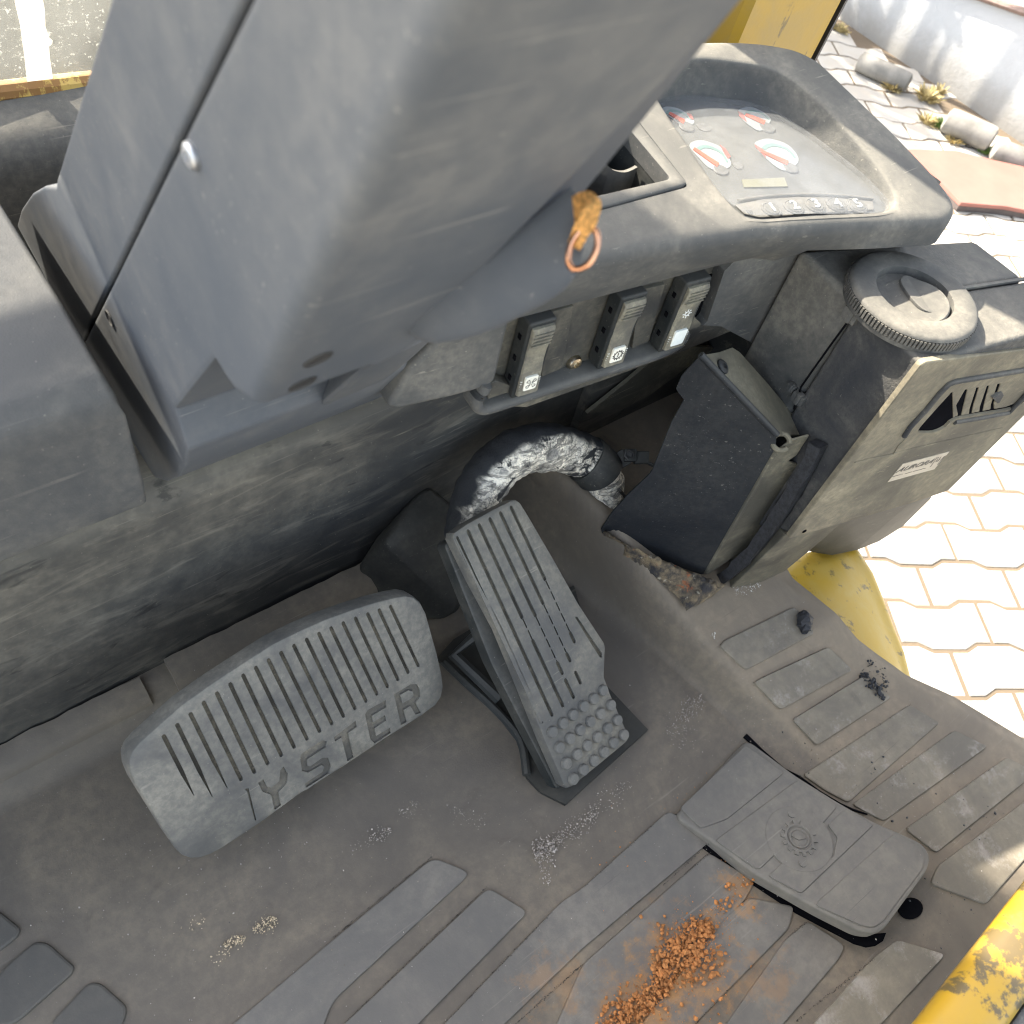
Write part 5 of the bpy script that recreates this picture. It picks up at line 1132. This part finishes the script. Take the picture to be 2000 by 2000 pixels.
rail_ = thing('shadow_railing', 'unseen metal railing posts placed to cast shadows on the white wall', 'railing', (XW - .2, 3.0, GZ))  # unseen railing set out to cast the bands on the wall
for y, r, ln in ((2.50, .011, .05), (2.375, .016, 0), (2.285, .0065, .01), (2.07, .019, -.04)):
    bm = BM(); tube(bm, [V((XW - .3, y, GZ)), V((XW - .3, y + ln * .4, GZ + 1.0)), V((XW - .3, y + ln, GZ + 1.9))], r, 10); link('railing_post', bm, M_STEELDARK, rail_)
for za_, zb_, ya, yb in ((.98, 1.00, 2.27, 2.39), (1.12, 1.10, 2.27, 2.39), (1.22, 1.30, 2.0, 2.6)):
    bm = BM(); tube(bm, [V((XW - .3, ya, GZ + za_)), V((XW - .3, yb, GZ + zb_))], .014, 10); link('railing_bar', bm, M_STEELDARK, rail_)
tree = thing('street_tree', 'small leafy tree shading the pavement by the wall', 'tree', (2.45, 3.1, GZ))
bm = BM(); tube(bm, [V((2.45, 3.1, GZ)), V((2.47, 3.08, GZ + .5)), V((2.5, 3.1, GZ + 1.1))], lambda t: .035 - .015 * t, 10); link('trunk', bm, M_LOG, tree)
bm = BM(); rnd = random.Random(4)
for _ in range(2200):
    d = V((rnd.gauss(0, 1), rnd.gauss(0, 1), rnd.gauss(0, .7))).normalized() * (.62 * rnd.random() ** .45); c = V((2.12, 3.42, .72)) + d; u = V((rnd.gauss(0, 1), rnd.gauss(0, 1), rnd.gauss(0, 1))).normalized(); v = u.orthogonal().normalized(); l_ = rnd.uniform(.04, .08)
    bm.faces.new([bm.verts.new(x) for x in (c - u * l_, c + v * l_ * .45, c + u * l_, c - v * l_ * .45)])
link('crown', bm, M_LEAF, tree, smooth_=False, recalc=False)
# ================================================================== DIRT ON THE MAT
_b = BM(); bmesh.ops.create_icosphere(_b, subdivisions=1, radius=1.0); _b.verts.ensure_lookup_table()
ICO = ([tuple(v.co) for v in _b.verts], [tuple(v.index for v in f.verts) for f in _b.faces]); _b.free()
OCT = (((1, 0, 0), (-1, 0, 0), (0, 1, 0), (0, -1, 0), (0, 0, 1), (0, 0, -1)), ((0, 2, 4), (2, 1, 4), (1, 3, 4), (3, 0, 4), (2, 0, 5), (1, 2, 5), (3, 1, 5), (0, 3, 5)))
def heap(name, label, blobs, m, kind='stuff', cat='dirt', seed=1):
    rnd = random.Random(seed); bm = BM()
    for (p, q, wd, n, r0, r1) in blobs:
        a, b = onf(p), onf(q)
        for _ in range(n):
            t = rnd.random(); ds = (b - a); nn = V((-ds.y, ds.x, 0)).normalized(); g_ = rnd.gauss(0, .45) * wd * (.35 + .65 * math.sin(math.pi * min(1, max(0, t)))); c = a + ds * t + nn * g_ + ds.normalized() * rnd.gauss(0, .1) * wd
            r = r0 + (r1 - r0) * rnd.random() ** 4; c.z = hz(c.x, c.y) + r * .5 + .0005; c.z += .0034 if rnd.random() < .5 else 0
            if abs(g_) < wd * .25: c.z += r * rnd.random() * 1.5
            sx, sy, sz = rnd.uniform(.7, 1.2), rnd.uniform(.7, 1.2), rnd.uniform(.55, 1.0)
            if r < .0011: PT, FC = OCT
            else: PT, FC = ICO
            vs = [bm.verts.new(c + V((x * sx, y * sy, z * sz)) * r * rnd.uniform(.55, 1.25)) for x, y, z in PT]
            for f in FC: bm.faces.new([vs[k] for k in f])
    o = link(name, bm, m, None, smooth_=False, recalc=False); tag(o, label, cat, None, kind); return o
heap('soil_heap', 'heap of orange soil crumbs on the worn mat treads', [(dd(1235, 1840), dd(1335, 1745), .021, 2300, .0004, .0026), (dd(1120, 1960), dd(1260, 1850), .016, 1700, .0004, .0022), (dd(1200, 1900), dd(1370, 1730), .036, 2200, .0002, .0008), (dd(1290, 1850), dd(1350, 1800), .028, 240, .0006, .003), (dd(1340, 1720), dd(1420, 1660), .012, 90, .0006, .0022), (dd(1200, 1900), dd(1380, 1960), .03, 70, .0006, .003), (dd(1100, 1600), dd(1420, 1760), .10, 40, .0005, .0018), (dd(1290, 1500), dd(1420, 1700), .012, 40, .0005, .0016)], M_SOIL, seed=3)
heap('grit_heap', 'line of pale grit on the mat below the accelerator pedal', [(c8(1085, 1030), c8(1180, 975), .014, 320, .0004, .0013), (c8(1150, 980), c8(1420, 800), .010, 360, .0004, .0012), (c8(1380, 790), c8(1600, 640), .012, 110, .0004, .0010), (c8(1110, 1060), c8(1160, 1180), .006, 70, .0004, .001)], M_GRIT, seed=5)
heap('grit_heap', 'small tan grit specks below the brake pedal lettering', [(c7(1210, 1510), c7(1320, 1470), .006, 130, .0004, .0011), (c7(1370, 1430), c7(1490, 1370), .007, 170, .0004, .0011), (c7(1130, 1590), c7(1240, 1540), .008, 24, .0004, .001), (c7(950, 1450), c7(1110, 1380), .010, 22, .0004, .001)], plain('tan grit', (.50, .40, .26), .7, 0, .7, 500, .4), seed=6)
heap('grit_heap', 'short streak of silver grit right of the brake pedal', [(c8(195, 935), c8(310, 890), .007, 110, .0004, .001), (c8(360, 810), c8(460, 740), .008, 60, .0003, .0009), (c8(620, 770), c8(820, 860), .010, 60, .0003, .0009), (c8(100, 1020), c8(200, 950), .008, 25, .0003, .0008)], M_GRIT, seed=8)
heap('grit_heap', 'patch of grey grit right of the accelerator heel', [(c9(75, 290), c9(190, 180), .012, 300, .0003, .0010), (c9(0, 370), c9(110, 300), .016, 130, .0003, .0009), (c9(60, 440), c9(160, 350), .018, 50, .0003, .0009)], M_GRIT, seed=9)
heap('grit_specks', 'specks of grit scattered over the whole mat', [(dd(100, 1700), dd(1000, 1850), .16, 160, .0003, .0009), (dd(900, 1600), dd(1850, 1500), .13, 240, .0003, .0010), (dd(1350, 1330), dd(1850, 1650), .08, 120, .0003, .0009), (dd(150, 1600), dd(700, 1600), .07, 60, .0003, .0008)], M_GRIT, seed=10)
heap('dark_specks', 'dark crumbs dotted over the right hand treads', [(dd(1400, 1450), dd(1900, 1560), .07, 130, .0004, .0014), (dd(1450, 1650), dd(1850, 1750), .07, 70, .0004, .0012), (c9(60, 800), c9(1190, 1450), .004, 40, .0004, .0010)], M_TAR, seed=11)
heap('packed_dirt', 'thin lines of dark dirt packed along the edges of the long treads', [(a_, b_, .0010, n_, .0002, .0006) for a_, b_, n_ in ((c8(60, 1932), c8(830, 1195), 420), (c8(600, 1932), c8(1225, 1285), 380), (c8(985, 1932), c8(1345, 1612), 260), (c9(60, 1162), c9(235, 1012), 120), (c8(0, 1470), c8(535, 1035), 300), (c8(1345, 1205), c8(1800, 795), 240), (c9(290, 910), c9(-20, 1190), 160), (c9(640, 1482), c9(755, 1385), 80), (c9(100, 1990), c9(330, 1745), 120), (c9(690, 1925), c9(1110, 1585), 220), (c9(735, 595), c9(1308, 218), 150), (c9(1005, 752), c9(1550, 356), 150), (c9(1290, 886), c9(1832, 500), 150), (c9(680, 296), c9(1055, 64), 100), (c9(470, 96), c9(860, -90), 90))], plain('packed dark dirt', (.035, .030, .024), .9, 0, .5, 300, .6), seed=21)
heap('dust_specks', 'scatter of pale and brown dust specks on the mat near the pedals', [(c8(100, 1100), c8(1900, 500), .10, 420, .0002, .0006), (c7(100, 900), c7(1900, 1500), .10, 380, .0002, .0006), (c9(100, 200), c9(1000, 500), .07, 260, .0002, .0006)], plain('brown dust', (.20, .165, .115), .9, 0, .7, 500, .4), seed=22)
heap('tar_crumbs', 'cluster of black tar crumbs on the right sill tread', [(c9(1050, 40), c9(1170, 190), .010, 170, .0007, .0030), (c9(1090, -20), c9(1190, 130), .012, 60, .0006, .0020)], M_TAR, seed=12)
heap('chalk_specks', 'white dust specks in front of the heater shroud', [(c6(370, 1540), c6(500, 1500), .010, 110, .0003, .0009), (c6(240, 1770), c6(260, 1775), .004, 14, .0004, .001)], plain('white dust', (.6, .58, .52), .8), seed=13)
lump = thing('rubber_lump', 'torn black rubber lump on the sill tread nearest the heater', 'rubber lump', onf(c6(735, 1720)))
bm = BM()
lpts = [onf(c6(*p)) for p in ((712, 1662), (735, 1690), (735, 1730), (748, 1770))]
tube(bm, spline([p + V((0, 0, .006)) for p in lpts], 4), lambda t: .0022 + .0055 * math.sin(3.14 * min(1, t * .9 + .1)), 10)
for v in bm.verts: v.co += V((mnoise.noise(v.co * 260), mnoise.noise(v.co * 260 + V((5, 0, 0))), mnoise.noise(v.co * 260 + V((0, 5, 0))))) * .004
link('lump_body', bm, M_TAR, lump, ang=30)
